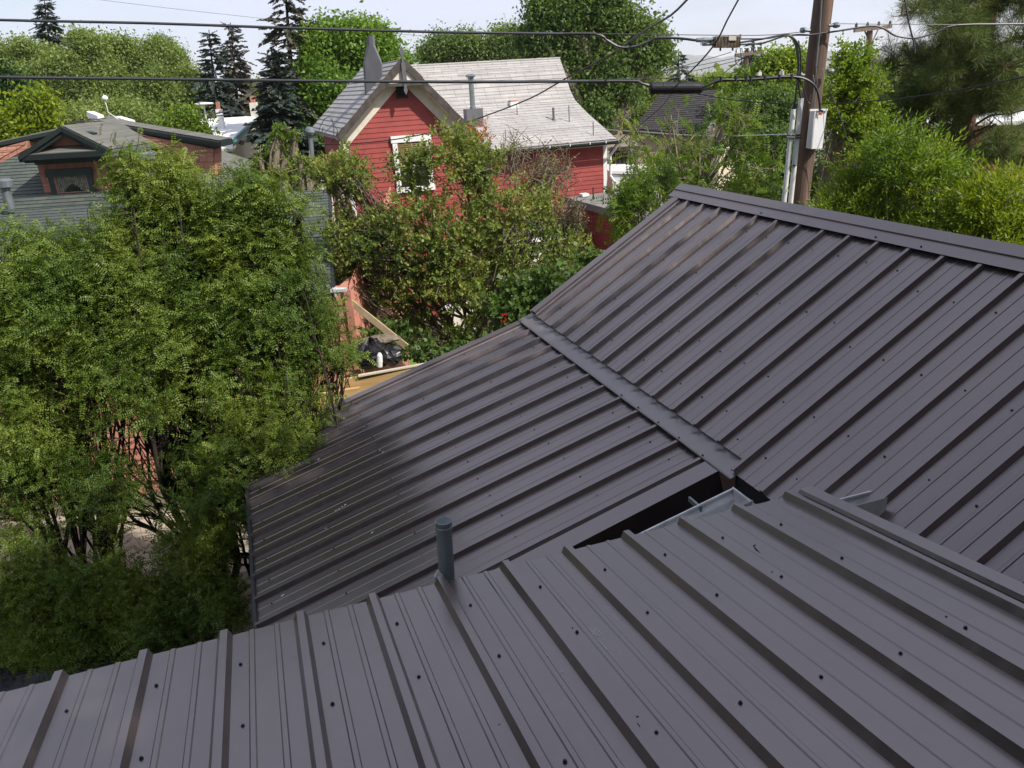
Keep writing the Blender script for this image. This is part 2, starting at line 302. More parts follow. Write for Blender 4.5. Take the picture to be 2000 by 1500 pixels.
# screws ---------------------------------------------------------
smb=MB(); smb.rev([0,0,0],[0,0,1],[(.0068,0),(.0076,.0010),(.0076,.0022),(.0050,.0026)],12); smb.rev([0,0,.0026],[0,0,1],[(.0052,0),(.0052,.0050),(.0040,.0060)],6)
sproto=None
def screw(p,n,parent):
    global sproto
    if sproto is None: sproto=smb.build('screw',M['screw']); o=sproto
    else: o=sproto.copy(); col.objects.link(o)
    o.parent=parent; o.rotation_euler=Vector(n).to_track_quat('Z','X').to_euler(); o.location=tuple(p-orig(parent))
    return o
# foreground roof: ribs along dF, t along a_
FR=ribbed('roof_slope',PF-a_*.0145,a_,-dF,nF,-2.62,3.458,0,6.6,'nearest grey metal roof slope with wide ribs running towards the viewer',nseg=14)
for i in range(-8,12):
    for l in (.25,.655,1.275): 
        if i<0 and l>1: continue
        q=PF+a_*(i*S+.052+random.uniform(-.006,.006))-dF*((l+random.uniform(-.012,.012))/math.cos(PHF))-nF*.0325
        screw(q,nF,FR)
# middle roof slope
MR=ribbed('roof_slope',PM-dM*0,-b_,-dM,nM,-.044,3.86,-.12,3.19,'lower metal roof slope in the middle with the locust shrubs beside its far end',nseg=12)
for i in range(0,12):
    for l in (.135,.70,1.295,1.89,2.45,2.95):
        q=PM-b_*(i*S+.115+random.uniform(-.008,.008))-dM*((l+random.uniform(-.012,.012))/math.cos(PHM))-nM*.0325
        screw(q,nM,MR)
# steep slope
BR=ribbed('roof_slope',PB,-b_,dB,nB,-.03,3.955-.0145,-.035,2.06,'steep metal roof slope at right rising to a ridge cap',nseg=10)
BR2=ribbed('roof_slope',PB,-b_,dB,nB,3.957-.0145,9.6,-.145,2.06,'right part of the steep metal roof slope, with the lower eave',nseg=10)
for i in range(0,18):
    for l in ((1.55,1.03,.50,.162) if i<12 else (1.432,.914,.40,.053)):
        q=PB-b_*(i*S+.082+random.uniform(-.006,.006))+dB*((l+random.uniform(-.006,.006))/math.cos(PHB))-nB*.0325
        screw(q,nB,BR if i<12 else BR2)
# back slope beyond the ridge
apx=PB+dB*(1.90/math.cos(PHB))+nB*.028
dB2=math.cos(PHB)*a_-math.sin(PHB)*z_; nB2=math.sin(PHB)*a_+math.cos(PHB)*z_
o=ribbed('roof_slope',apx-nB2*.03,-b_,dB2,nB2,-.03,9.6,.06,2.2,'back metal roof slope beyond the ridge')
# ridge cap
def strip(mb,prof,o0,dirv,t0,t1,du,n,seg=1,jig=0):
    """prof=[(l,h)] in (du,n) plane at origin o0; swept along dirv from t0..t1"""
    ts=np.linspace(t0,t1,seg+1); v=[]
    for t in ts:
        for k,(l,h) in enumerate(prof): v.append(o0+dirv*t+du*l+n*(h+(random.uniform(-jig,jig) if k==0 else 0)))
    m=len(prof); f=[(i*m+j,i*m+j+1,(i+1)*m+j+1,(i+1)*m+j) for i in range(seg) for j in range(m-1)]
    b=len(v); v+=[x-n*.0015 for x in v]; f+=[tuple(k+b for k in reversed(q)) for q in f]
    f+=[(j,j+1,j+1+b,j+b) for j in range(m-1)]+[(seg*m+j,seg*m+j+1,seg*m+j+1+b,seg*m+j+b) for j in range(m-1)]
    f+=[(i*m,(i+1)*m,(i+1)*m+b,i*m+b) for i in range(seg)]
    mb.add(v,f)
mb=MB(); lb=1.725/math.cos(PHB); la=1.895/math.cos(PHB)
strip(mb,[(lb+.004,.000),(lb,.006),(lb+.100,.010),(lb+.104,.022),(la,.030)],PB,-b_,-.115,9.6,dB,nB,40,.0012)
strip(mb,[(0,0),(.12,-.008),(.124,-.020),(.23,-.024)],PB+dB*la+nB*.030,-b_,-.115,9.6,dB2,nB2)
rc=mb.build('ridge_cap',M['metal'],house)
for t in (1.56,3.0,3.44,5.2): screw(PB-b_*(t)+dB*(lb+.03)+nB*.008,nB,rc)
# far gable trims (steep and middle)
mb=MB()
strip(mb,[(-.022,-.20),(-.020,.004),(.085,.004),(.087,-.016),(.10,-.030)],PB-b_*.03,dB,-.02,2.02,-b_,nB,6,0)
mb.build('gable_trim',M['metal'],house)
mb=MB()
strip(mb,[(-.024,-.22),(-.022,.004),(.085,.004),(.087,-.016),(.10,-.030)],PM-b_*(-.026),dM,-3.2,-.01,-b_,nM,6,0)
mb.build('gable_trim',M['metal'],house)
mb=MB()
strip(mb,[(3.70,-.030),(3.716,-.012),(3.72,.002),(3.875,.002),(3.877,-.17)],PM,dM,-3.2,-.004,-b_,nM,8,0)
mb.build('gable_trim',M['metal'],house)
# right rake trim of foreground roof
mb=MB()
strip(mb,[(3.42,-.028),(3.43,-.010),(3.50,-.006),(3.502,-.10)],PF-a_*.0145,-dF,0,6.6,a_,nF,8,0)
mb.build('gable_trim',M['metal'],house)
# transition flashing: dented where it presses on the ribs
TA=PM+nM*.006; v=[];f=[]; cols_=np.arange(-.058,4.02,.0254); rows=9
P_lo=lambda t:PM-b_*t-dM*(.004)+nM*.0065
P_up=lambda t:PB-b_*t+dB*(.028)-nB*.0345
for t in cols_:
    lo=P_lo(t); up=PB-b_*t+dB*.03-nB*.042
    k=(t/S)%1; k=min(k,1-k)
    for j in range(rows):
        s_=j/(rows-1); dh=up-lo; q_=s_*.76/.75 if s_<.75 else .76+(s_-.75)*.24/.25; w_=s_*.47/.75 if s_<.75 else .47+(s_-.75)*.53/.25
        p=lo+(dh-z_*dh[2])*q_+z_*dh[2]*w_
        bul=.004*math.sin(math.pi*s_)*(1+.4*math.sin(t*3.1))
        dent=-.012*math.exp(-(k/.13)**2)*math.exp(-((s_-.66)/.14)**2)+.007*math.exp(-((k-.22)/.12)**2)*math.exp(-((s_-.72)/.18)**2)
        wv=.0015*math.sin(t*17+j)+.002*math.sin(t*4+1)
        p=p+(nB*.5+nM*.5)*(bul+dent+wv*(1-s_))
        v.append(p)
m=rows; nC=len(cols_)
f=[(i*m+j,i*m+j+1,(i+1)*m+j+1,(i+1)*m+j) for i in range(nC-1) for j in range(m-1)]
bn=len(v); v+=[x-nM*.0015 for x in v]; f+=[tuple(k+bn for k in reversed(q)) for q in f]; f+=[(i*m,(i+1)*m,(i+1)*m+bn,i*m+bn) for i in range(nC-1)]
fl=MB().add(v,f).build('transition_flashing',M['flash'],house,smooth=True)
for t in (-.0,2.44,2.73,3.05,3.35,3.66): screw(P_lo(t)+dM*.02+nM*.004,nM,fl)
# rib-end closures: little dark throats where the steep ribs end
# fascias and walls
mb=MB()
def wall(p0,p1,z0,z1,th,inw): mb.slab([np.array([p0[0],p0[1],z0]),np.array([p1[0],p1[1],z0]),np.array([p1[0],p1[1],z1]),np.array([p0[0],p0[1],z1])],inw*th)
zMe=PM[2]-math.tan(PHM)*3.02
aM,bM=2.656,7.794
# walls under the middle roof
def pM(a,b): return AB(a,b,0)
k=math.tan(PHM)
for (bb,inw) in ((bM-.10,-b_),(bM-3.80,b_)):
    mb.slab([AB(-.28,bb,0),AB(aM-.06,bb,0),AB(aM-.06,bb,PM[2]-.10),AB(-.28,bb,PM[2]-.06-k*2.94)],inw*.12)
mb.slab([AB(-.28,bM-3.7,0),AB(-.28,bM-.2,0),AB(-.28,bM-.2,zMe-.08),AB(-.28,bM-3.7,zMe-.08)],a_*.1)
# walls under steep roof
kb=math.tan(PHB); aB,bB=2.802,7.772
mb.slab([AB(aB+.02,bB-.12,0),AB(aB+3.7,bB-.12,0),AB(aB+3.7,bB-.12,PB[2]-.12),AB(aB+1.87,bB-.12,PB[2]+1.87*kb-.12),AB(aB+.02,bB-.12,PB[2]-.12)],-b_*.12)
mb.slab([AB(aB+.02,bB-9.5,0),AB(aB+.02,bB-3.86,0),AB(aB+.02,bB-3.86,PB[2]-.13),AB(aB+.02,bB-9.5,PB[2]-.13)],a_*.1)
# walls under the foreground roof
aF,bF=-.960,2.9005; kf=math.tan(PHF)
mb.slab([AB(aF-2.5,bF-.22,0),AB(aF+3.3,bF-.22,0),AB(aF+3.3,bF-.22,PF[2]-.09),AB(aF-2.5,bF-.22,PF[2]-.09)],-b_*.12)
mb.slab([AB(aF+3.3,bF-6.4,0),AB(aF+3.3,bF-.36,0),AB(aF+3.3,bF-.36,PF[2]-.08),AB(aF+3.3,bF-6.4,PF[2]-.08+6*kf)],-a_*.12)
mb.slab([AB(-4.5,-1.35,0),AB(9.5,-1.35,0),AB(9.5,-1.35,8.6),AB(-4.5,-1.35,8.6)],-b_*.2)  # unseen tall wall behind the camera, added for dark reflections in the ribs
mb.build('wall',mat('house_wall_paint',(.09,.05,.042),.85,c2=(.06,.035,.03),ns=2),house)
mb=MB()
mb.box(AB(-.40,bM-1.92,zMe-.10),a_*.012,b_*1.94,z_*.09)                    # lower eave fascia
mb.build('fascia',mat('dark_fascia_metal',(.03,.028,.032),.5,.5),house); mb=MB()
mb.slab([PB-b_*3.96-dB*.13-nB*.04,PB-b_*9.5-dB*.13-nB*.04,PB-b_*9.5-dB*.13-nB*.04-z_*.2,PB-b_*3.96-dB*.13-nB*.04-z_*.2],a_*.02)
mb.slab([PB-b_*3.96-dB*.13-nB*.04,PB-b_*3.96+dB*.02-nB*.04,PB-b_*3.96+dB*.02-nB*.04-z_*.30,PB-b_*3.96-dB*.13-nB*.04-z_*.3],-b_*.02)
mb.build('fascia',bpy.data.materials['dark_fascia_metal'],house)
# wooden deck below sheets (gives them depth)
mb=MB()
mb.slab([PF+a_*(-2.6)-nF*.05,PF+a_*3.4-nF*.05,PF+a_*3.4-dF*6.4-nF*.05,PF-a_*2.6-dF*6.4-nF*.05],-nF*.02)
mb.slab([PM+b_*.0-nM*.05-dM*3.1,PM-nM*.05,PM-b_*3.82-nM*.05,PM-b_*3.82-nM*.05-dM*3.1],-nM*.02)
mb.slab([PB-nB*.05,PB-nB*.05+dB*2.15,PB-b_*9.4-nB*.05+dB*2.15,PB-b_*9.4-nB*.05],-nB*.02)
mb.build('roof_deck',mat('plywood_deck',(.10,.075,.05),.9),house)
# gutters: K profile trough in white
def gutter(p0,p1,away,wd=.12,hh=.11,cap=None):
    """p0,p1 = ends of the outer top lip; away = unit vector from lip to the wall"""
    g=MB(); d=nrm(p1-p0); dn=-z_
    prof=[(0,0),(.012,.0),(.012,.012),(0,.012),(.0,.03),(.02,.065),(.02,hh),(wd,hh),(wd,-.02)]
    for i in range(len(prof)-1):
        (x0,y0),(x1,y1)=prof[i],prof[i+1]
        q=[p0+away*x0+dn*y0,p1+away*x0+dn*y0,p1+away*x1+dn*y1,p0+away*x1+dn*y1]; nn=nrm(np.cross(q[1]-q[0],q[3]-q[0])); g.slab(q,nn*.0016)
    if cap is not None:
        e=p1 if cap else p0
        g.slab([e+away*x+dn*y for x,y in [(0,.0),(0,.03),(.02,.065),(.02,hh),(wd,hh),(wd,-.01)]],d*.002)
    return g
gl=onP(1700,958,AB(0,bF+.06,0),b_); g0=gl-a_*2.2
g=gutter(gl-a_*6.0,gl,-b_,.12,.10); g.build('gutter',M['gutter'],house,label='white gutter end poking out past the foreground roof corner')
q1=onP(1245,1043,AB(0,3.50,0),b_); q2=onP(1431,952.5,AB(0,3.50,0),b_)
g=gutter(q1-(q2-q1)*.4,q2,-b_,.20,.12,cap=True)
q3=onP(1467,984,AB(0,3.29,0),b_); q3=q2-b_*.21-z_*.004
g.tube([q2,q2*.5+q3*.5,q3],[.006,.008,.007],6)
g.build('gutter',M['gutter'],house,label='white gutter with a mitred corner in the gap between the roofs')
g=MB(); g.box(q1*.35+q2*.65+b_*.05-z_*.03,nrm(q2-q1)*.006,b_*.07,z_*.015); g.build('bracket',M['galv'],house)
# vent pipe
vt=onP(866,1017,AB(0,bF+.10,0),b_); mb=MB(); lean=nrm(z_+a_*.035)
mb.rev(vt-lean*2.6,lean,[(.036,0),(.036,2.555),(.0385,2.558),(.0385,2.572),(.036,2.575),(.038,2.6),(.0345,2.6),(.0335,2.45)],28,cap=False)
mb.add(*(lambda c,n:([c+.0345*(math.cos(2*math.pi*k/20)*a_+math.sin(2*math.pi*k/20)*b_) for k in range(20)],[tuple(range(20))]))(vt-lean*.16,0)); 
vp=mb.build('vent_pipe',M['galv'],house,smooth=False)
mb=MB(); c=onP(857,1126,AB(0,bF+.06,0),b_)
mb.slab([c+a_*-.02,c+a_*.0+z_*.035,c+a_*.012+z_*.01,c+a_*.03-z_*.02,c-z_*.012],b_*.006); mb.build('torn_sealant',M['white'],house)
# scratches scuffed into the near roof, small bits on it
scm=mat('bare_scratch',(.62,.60,.58),.6)
def scr(px):
    mb=MB(); pts=[onP(x,y,PF-nF*.0312,nF) for x,y in px]; mb.tube(pts,.0011,4); mb.build('scratch',scm,FR)
for s_ in ([(1149,1227),(1158,1234),(1166,1242),(1170,1243)],[(1164,1226),(1161,1234),(1157,1238),(1158,1246)],[(1158,1243),(1166,1250),(1175,1257),(1185,1268)],[(1167,1230),(1174,1237)],[(1168,1233),(1171,1234),(1172,1232)],[(1200,1270),(1206,1271),(1212,1276)],[(1066,1277),(1071,1281)],[(1095,1309),(1100,1314)],[(1177,1245),(1180,1249)],[(1196,1200),(1207,1212)],[(1638,1053),(1650,1054),(1660,1053)]): scr(s_)
mb=MB()
for x,y,r in ((1245,1400,.0035),(1474,1065,.004),(1508,1117,.0025),(1820,1199,.003),(1848,1204,.003),(975,1415,.002),(1118,1226,.002)):
    c=onP(x,y,PF-nF*.0312,nF); mb.box(c,a_*r,b_*r*.8,z_*.0015)
mb.tube([onP(x,y,PF-nF*.030,nF) for x,y in ((1471,1065),(1477,1073),(1481,1077),(1487,1083))],[.001,.0035,.0028,.0008],5)
mb.tube([onP(x,y,PF-nF*.030,nF) for x,y in ((1245,1412),(1248,1418),(1250,1421))],[.001,.003,.001],5)
tag(mb.build('debris',M['dark']),'tiny dark twigs and crumbs lying on the nearest metal roof','debris',kind='stuff')
mb=MB()
for x,y in ((662,994),(668,990),(656,997),(674,986),(622,897),(742,880),(748,883),(727,1040),(552,1163),(636,1032)):
    c=onP(x,y,PM-nM*.028,nM); mb.box(c,(dM+b_*.4)*.012*random.uniform(.5,1),(b_)*.004,z_*.002)
tag(mb.build('droppings',M['white']),'small pale specks fallen on the middle roof near the shrubs','litter',kind='stuff')
# ================================================================ vegetation tools
def rot_rand(n,up=None,spread=1.):
    """n random rotation matrices; if up given (n,3), z axis close to up"""
    if up is None: up=rng.normal(size=(n,3))
    zz=up+rng.normal(size=(n,3))*spread; zz/=np.linalg.norm(zz,axis=1)[:,None]+1e-9
    t=rng.normal(size=(n,3)); x=np.cross(t,zz); x/=np.linalg.norm(x,axis=1)[:,None]+1e-9; y=np.cross(zz,x)
    return np.stack([x,y,zz],2)
def leaf(c,d,s,l,w,droop=0):
    """diamond leaf from c along d, side s"""
    c,d,s=[np.asarray(q,float) for q in (c,d,s)]; n=np.cross(d,s)
    return [c,c+d*l*.45+s*w*.5+n*l*.06,c+d*l-n*l*droop,c+d*l*.45-s*w*.5+n*l*.06]
def T_cluster(n,l,w,r,seed=0):
    g=np.random.default_rng(seed); q=[]
    for i in range(n):
        d=nrm(g.normal(size=3)+np.array([0,0,.5])); s=nrm(np.cross(d,g.normal(size=3))); c=g.normal(size=3)*r*.5
        k=g.uniform(.7,1.15); q.append(leaf(c,d,s,l*k,w*k,.15))
    return np.array(q)
def T_shoot(n,l,w,length,seed=0,ang=.9):
    """upright shoot with alternate leaves along z"""
    g=np.random.default_rng(seed); q=[]
    for i in range(n):
        t=i/n; az=i*2.4; o=np.array([math.cos(az),math.sin(az),0]); d=nrm(o*ang+np.array([0,0,.55])); s=nrm(np.cross(d,[0,0,1])); k=(1-.35*t)*g.uniform(.8,1.1)
        q.append(leaf([0,0,length*t],d,s,l*k,w*k,.25))
    q.append(leaf([0,0,length*.97],[0,0,1],[1,0,0],l*.8,w*.8))
    return np.array(q)
def T_pinn(nl,length,l,w,seed=0):
    """compound leaf arching along x"""
    g=np.random.default_rng(seed); q=[]
    for i in range(nl):
        t=(i+1)/nl; c=np.array([length*t,0,-.25*length*t*t]); 
        for sg in (-1,1):
            d=nrm(np.array([.35,sg,-.15-.2*g.random()])); s=nrm(np.array([1,-.3*sg,g.uniform(-.3,.3)])); k=g.uniform(.8,1.1); q.append(leaf(c,d,s,l*k,w*k))
    q.append(leaf([length,0,-.25*length],[1,0,-.4],[0,1,0],l,w))
    return np.array(q)
def T_sprig(seed,nleaf,nl,length,l,w,L_):
    """twig carrying several compound leaves"""
    g=np.random.default_rng(seed); q=[]
    for i in range(nleaf):
        az=i*2.2+g.uniform(-.4,.4); p=T_pinn(nl,length*g.uniform(.8,1.1),l,w,seed*31+i); ca,sa=math.cos(az),math.sin(az); e=g.uniform(.2,.9)
        Rm=np.array([[ca,-sa,0],[sa,ca,0],[0,0,1]])@np.array([[math.cos(e),0,-math.sin(e)],[0,1,0],[math.sin(e),0,math.cos(e)]])
        q.append(p@Rm.T+np.array([0,0,L_*i/nleaf]))
    return np.concatenate(q)
def T_tuft(n,l,w,seed=0,cone=1.0):
    g=np.random.default_rng(seed); q=[]
    for i in range(n):
        d=nrm(g.normal(size=3)+np.array([0,0,cone])); s=nrm(np.cross(d,g.normal(size=3))); k=g.uniform(.75,1.1); q.append(leaf(np.array([0,0,g.uniform(-.5,0)*l]),d,s,l*k,w))
    return np.array(q)
def T_spray(n,L_,l,w,seed=0):
    """flat spruce spray along x with short needles bunches"""
    g=np.random.default_rng(seed); q=[]
    for i in range(n):
        t=i/n
        for sg in (-1,1):
            d=nrm(np.array([.9,sg*(.9-.4*t),g.uniform(-.35,.15)])); s=nrm(np.cross(d,[0,0,1]+g.normal(size=3)*.5)); q.append(leaf([L_*t,0,-.12*L_*t*t],d,s,l*(1-.5*t)*g.uniform(.7,1.2),w))
    return np.array(q)
def place(T,P,Rm,sc):
    """templates list T placed at P with rotations Rm and scale sc -> quads"""
    k=rng.integers(0,len(T),len(P)); out=[]
    for i,t in enumerate(T):
        m=k==i
        if m.any():
            q=np.einsum('nij,mkj->nmki',Rm[m],t)*sc[m][:,None,None,None]+P[m][:,None,None,:]; out.append(q.reshape(-1,4,3))
    return np.concatenate(out)
def blob(px,py,rx,ry,Y,df=.8,wt=1.):
    c=W(px,py,Y); k=Y/1634*(1+.12*(abs(px-1000)/1000)**2); return (c,np.array([rx*k,rx*k*df,ry*k]),wt)
def scatter(blobs,n,sub=9,sig=.30,shell=.5,keep=None):
    wts=np.array([b[2]*(b[1][0]*b[1][2]) for b in blobs]); wts/=wts.sum(); P=[];O=[];CC=[]
    for (c,r,wt),f in zip(blobs,wts):
        k=int(n*f)+1; ns=max(3,int(sub*(1+f*len(blobs))/2))
        d=rng.normal(size=(ns,3)); d/=np.linalg.norm(d,axis=1)[:,None]; cc=d*(rng.random((ns,1))**shell)*.85
        i=rng.integers(0,ns,k); q=cc[i]+rng.normal(size=(k,3))*sig
        ln=np.linalg.norm(q,axis=1); q[ln>1.45]*= (1.45/ln[ln>1.45])[:,None]*rng.uniform(.6,1,(int((ln>1.45).sum()),1))
        P.append(c+q*r); O.append(q/(np.linalg.norm(q,axis=1)[:,None]+1e-6)); CC+= [c+x*r for x in cc]
    return np.concatenate(P),np.concatenate(O),CC
def limb(mb,p0,p1,r0,r1,n=6,wob=.12,seg=5,sag=0):
    p0,p1=np.asarray(p0,float),np.asarray(p1,float); L_=np.linalg.norm(p1-p0); pts=[]; wv=rng.normal(size=3)*wob*L_*.5
    for i in range(seg+1):
        t=i/seg; pts.append(p0*(1-t)+p1*t+wv*math.sin(math.pi*t)+rng.normal(size=3)*wob*L_*.08*(0<i<seg)+np.array([0,0,sag*L_*math.sin(math.pi*t)]))
    mb.tube(pts,[r0+(r1-r0)*i/seg for i in range(seg+1)],n,cap=False); return pts
def tree(name,label,cat,base,blobs,T,n,leafm,barkm,tr=.2,fork=.35,sc=(.8,1.2),sub=9,sig=.3,shell=.5,spread=.8,up=.6,limbs=2,group=None,twigs=0,stems=1,tw=.006,partn=('trunk','crown'),upv=0.0,zmin=.15):
    root=thing(name,label,cat,base,group); base=np.asarray(base,float)
    P,O,CC=scatter(blobs,n,sub,sig,shell)
    P[:,2]=np.maximum(P[:,2],zmin)
    O=O*up+np.array([0,0,upv]); Rm=rot_rand(len(P),O,spread)
    q=place(T,P,Rm,rng.uniform(sc[0],sc[1],len(P))); 
    mb=MB(); top=max(b[0][2]+b[1][2]*.3 for b in blobs); cen=np.mean([b[0] for b in blobs],axis=0)
    ends=[b[0] for b in blobs]
    for s_ in range(stems):
        b0=base+(np.array([rng.uniform(-1,1),rng.uniform(-1,1),0])*tr*2.2*(stems>1)); f=b0*(1-fork)+np.array([cen[0],cen[1],top])*fork
        if stems>1: f=f+rng.normal(size=3)*[.25,.25,.2]
        f[2]=base[2]+(top-base[2])*fork*rng.uniform(.85,1.1); r=tr*(1 if stems==1 else rng.uniform(.5,1))
        limb(mb,b0,f,r,r*.72,8,.05); 
        for j,e in enumerate(ends):
            if stems>1 and j%stems!=s_ and rng.random()<.6: continue
            pts=limb(mb,f,e,r*.6,r*.22,6,.12)
            near=[c for c in CC if np.linalg.norm((c-e))<np.max(blobs[j][1])*1.05]
            for c in near[:limbs*5]: limb(mb,pts[random.choice((2,3,4,5))],c,r*.2,max(r*.05,tw*.7),5,.15,4)
    for i in range(twigs):
        c=P[rng.integers(len(P))]; o=nrm(rng.normal(size=3)+[0,0,.6]); limb(mb,c-o*.25,c+o*rng.uniform(.15,.4),tw,tw*.4,4,.1,3)
    mb.build(partn[0],barkm,root,smooth=True); bulk(partn[1],q,leafm,root); return root
LM={}
LM['locust']=leafmat('locust_leaf',[(.03,.065,.014),(.065,.12,.02),(.12,.185,.028),(.20,.265,.04),(.31,.35,.06)],.38,1.1)
LM['lilac']=leafmat('lilac_leaf',[(.045,.085,.022),(.10,.155,.036),(.18,.235,.05),(.27,.30,.07),(.38,.34,.12)],.35,1.3)
LM['ash']=leafmat('ash_leaf',[(.035,.075,.022),(.08,.14,.036),(.135,.205,.055),(.21,.285,.085)],.38,.35)
LM['soft']=leafmat('soft_green_leaf',[(.06,.11,.035),(.11,.17,.05),(.17,.24,.07),(.23,.30,.10)],.38,.3)
LM['fresh']=leafmat('fresh_green_leaf',[(.04,.09,.015),(.09,.17,.025),(.16,.27,.035),(.25,.36,.06)],.38,.3)
LM['olive']=leafmat('olive_leaf',[(.09,.14,.035),(.155,.215,.05),(.22,.28,.07),(.28,.29,.12)],.35,.2)
LM['bright']=leafmat('bright_leaf',[(.03,.075,.010),(.075,.145,.014),(.15,.23,.02),(.25,.33,.03),(.35,.41,.06)],.42,.9)
LM['yellow']=leafmat('yellow_green_leaf',[(.10,.16,.01),(.2,.27,.012),(.32,.36,.02)],.4,.7)
LM['light']=leafmat('light_green_leaf',[(.05,.11,.015),(.11,.19,.022),(.17,.25,.03),(.24,.30,.05)],.42,1.)
LM['dark']=leafmat('dark_leaf',[(.01,.035,.01),(.022,.06,.014),(.045,.095,.02)],.3,.5)
LM['spruce']=leafmat('spruce_needle',[(.020,.035,.028),(.035,.055,.042),(.06,.08,.06)],0,.5,.7)
LM['sprucebrown']=leafmat('spruce_needle_brown',[(.025,.04,.03),(.05,.065,.045),(.10,.085,.055),(.15,.10,.07)],0,.35,.7)
LM['pine']=leafmat('pine_needle',[(.04,.068,.02),(.08,.125,.03),(.145,.19,.045),(.25,.27,.07)],.15,.8,.6)
LM['red']=leafmat('red_leaf',[(.35,.09,.03),(.45,.14,.05),(.30,.2,.05)],.3,2)
TP={'loc':[T_sprig(i,6,6,.12,.030,.0135,.26) for i in range(5)],'lilac':[T_shoot(8,.072,.046,.16,i) for i in range(5)],
 'willow':[T_shoot(12,.098,.025,.26,i,.85) for i in range(5)],'ash':[T_cluster(22,.09,.04,.30,i) for i in range(4)],
 'far':[T_cluster(30,.15,.08,.48,i) for i in range(4)],'thin':[T_pinn(7,.30,.085,.036,i) for i in range(4)],
 'tuft':[T_tuft(42,.20,.0045,i,.9) for i in range(4)],'spray':[T_spray(12,1.0,.46,.15,i) for i in range(4)],'ivy':[T_shoot(7,.10,.085,.2,i) for i in range(3)],
 'dry':[T_cluster(7,.05,.02,.12,i) for i in range(3)]}
# ---- locust shrubs, left foreground
def B(*a,**k): return blob(*a,**k)
def BL(x,y,rx,ry,Y,wt=1.):
    if y<620: y+=20; rx*=.82; ry*=.8; x-=max(0,(x-420)*.12)
    elif y<1010: wt*=.62
    return blob(x,y,rx,ry,Y,wt=wt)
YL=7.6
tree('locust_shrub','tall locust shrub at the left edge of the photo','shrub',(-5.1,8.0,0),
 [BL(40,550,110,80,YL),BL(120,530,70,60,YL),BL(20,700,90,120,7.4),BL(120,640,90,90,7.3),BL(90,850,100,110,7.1),BL(10,980,70,120,7),BL(130,470,18,40,YL,wt=1.1),BL(35,460,18,40,YL,wt=1.1),BL(85,480,14,30,YL,wt=1.),BL(190,480,14,35,YL,wt=1.),BL(20,850,110,130,7.2,wt=.7),BL(190,560,60,90,7.5)],
 TP['loc'],2300,LM['locust'],M['barkd'],.045,.22,(.8,1.15),20,.36,.35,stems=9,twigs=90,upv=.9,spread=.55,group='locust shrubs in front of the pink-walled house')
tree('locust_shrub','tallest locust shrub, its spiky top standing in front of the green shingle roof','shrub',(-3.8,8.1,0),
 [BL(262,345,16,60,YL,wt=1.6),BL(300,390,14,45,YL,wt=1.4),BL(225,450,12,35,YL,wt=1.),BL(375,370,14,45,YL,wt=1.4),BL(262,455,42,60,YL),BL(330,425,40,55,YL),BL(350,335,14,42,YL,wt=1.6),BL(300,540,110,100,7.5),BL(330,680,100,90,7.3),BL(230,700,80,100,7.2,wt=.7),BL(270,790,80,60,7.1,wt=.4),BL(400,620,70,110,7.4),BL(210,960,70,70,6.9,wt=.6),BL(420,470,40,60,7.6)],
 TP['loc'],2900,LM['locust'],M['barkd'],.055,.2,(.8,1.15),20,.36,.35,stems=11,twigs=120,upv=.9,spread=.55,group='locust shrubs in front of the pink-walled house')
tree('locust_shrub','locust shrub whose right branches hang over the middle metal roof','shrub',(-2.75,7.6,0),
 [BL(485,375,16,55,7.5,wt=1.6),BL(445,400,14,50,7.5,wt=1.4),BL(525,410,14,45,7.5,wt=1.4),BL(560,385,12,40,7.5,wt=1.4),BL(470,480,70,80,7.5),BL(560,480,42,50,7.5),BL(605,405,18,35,7.5,wt=.6),BL(585,520,50,60,7.4),BL(500,600,90,90,7.3),BL(640,600,45,45,7.5,wt=.7),BL(470,770,80,100,7.0,wt=.6),BL(540,900,50,80,6.7,wt=.8),BL(430,960,70,90,6.6),BL(520,1045,42,32,6.3,wt=.8),BL(380,1090,60,90,6.6,wt=.7),BL(600,800,40,40,7.1,wt=.6),BL(670,700,60,28,7.6,wt=.8),BL(560,700,60,60,7.3)],
 TP['loc'],2300,LM['locust'],M['barkd'],.032,.2,(.8,1.15),20,.34,.35,stems=9,twigs=120,upv=.8,spread=.6,group='locust shrubs in front of the pink-walled house')
tree('locust_shrub','low dark locust shrub just beyond the lower left end of the nearest roof','shrub',(-3.1,6.6,0),
 [BL(60,1230,90,60,6.4),BL(170,1250,80,50,6.3),BL(280,1250,60,40,6.2),BL(60,1130,80,70,6.6),BL(200,1150,90,70,6.5),BL(330,1190,80,60,6.4),BL(430,1180,35,60,6.2)],
 TP['loc'],1500,LM['locust'],M['barkd'],.05,.25,(.8,1.1),12,.26,.45,stems=6,twigs=30,group='locust shrubs in front of the pink-walled house')
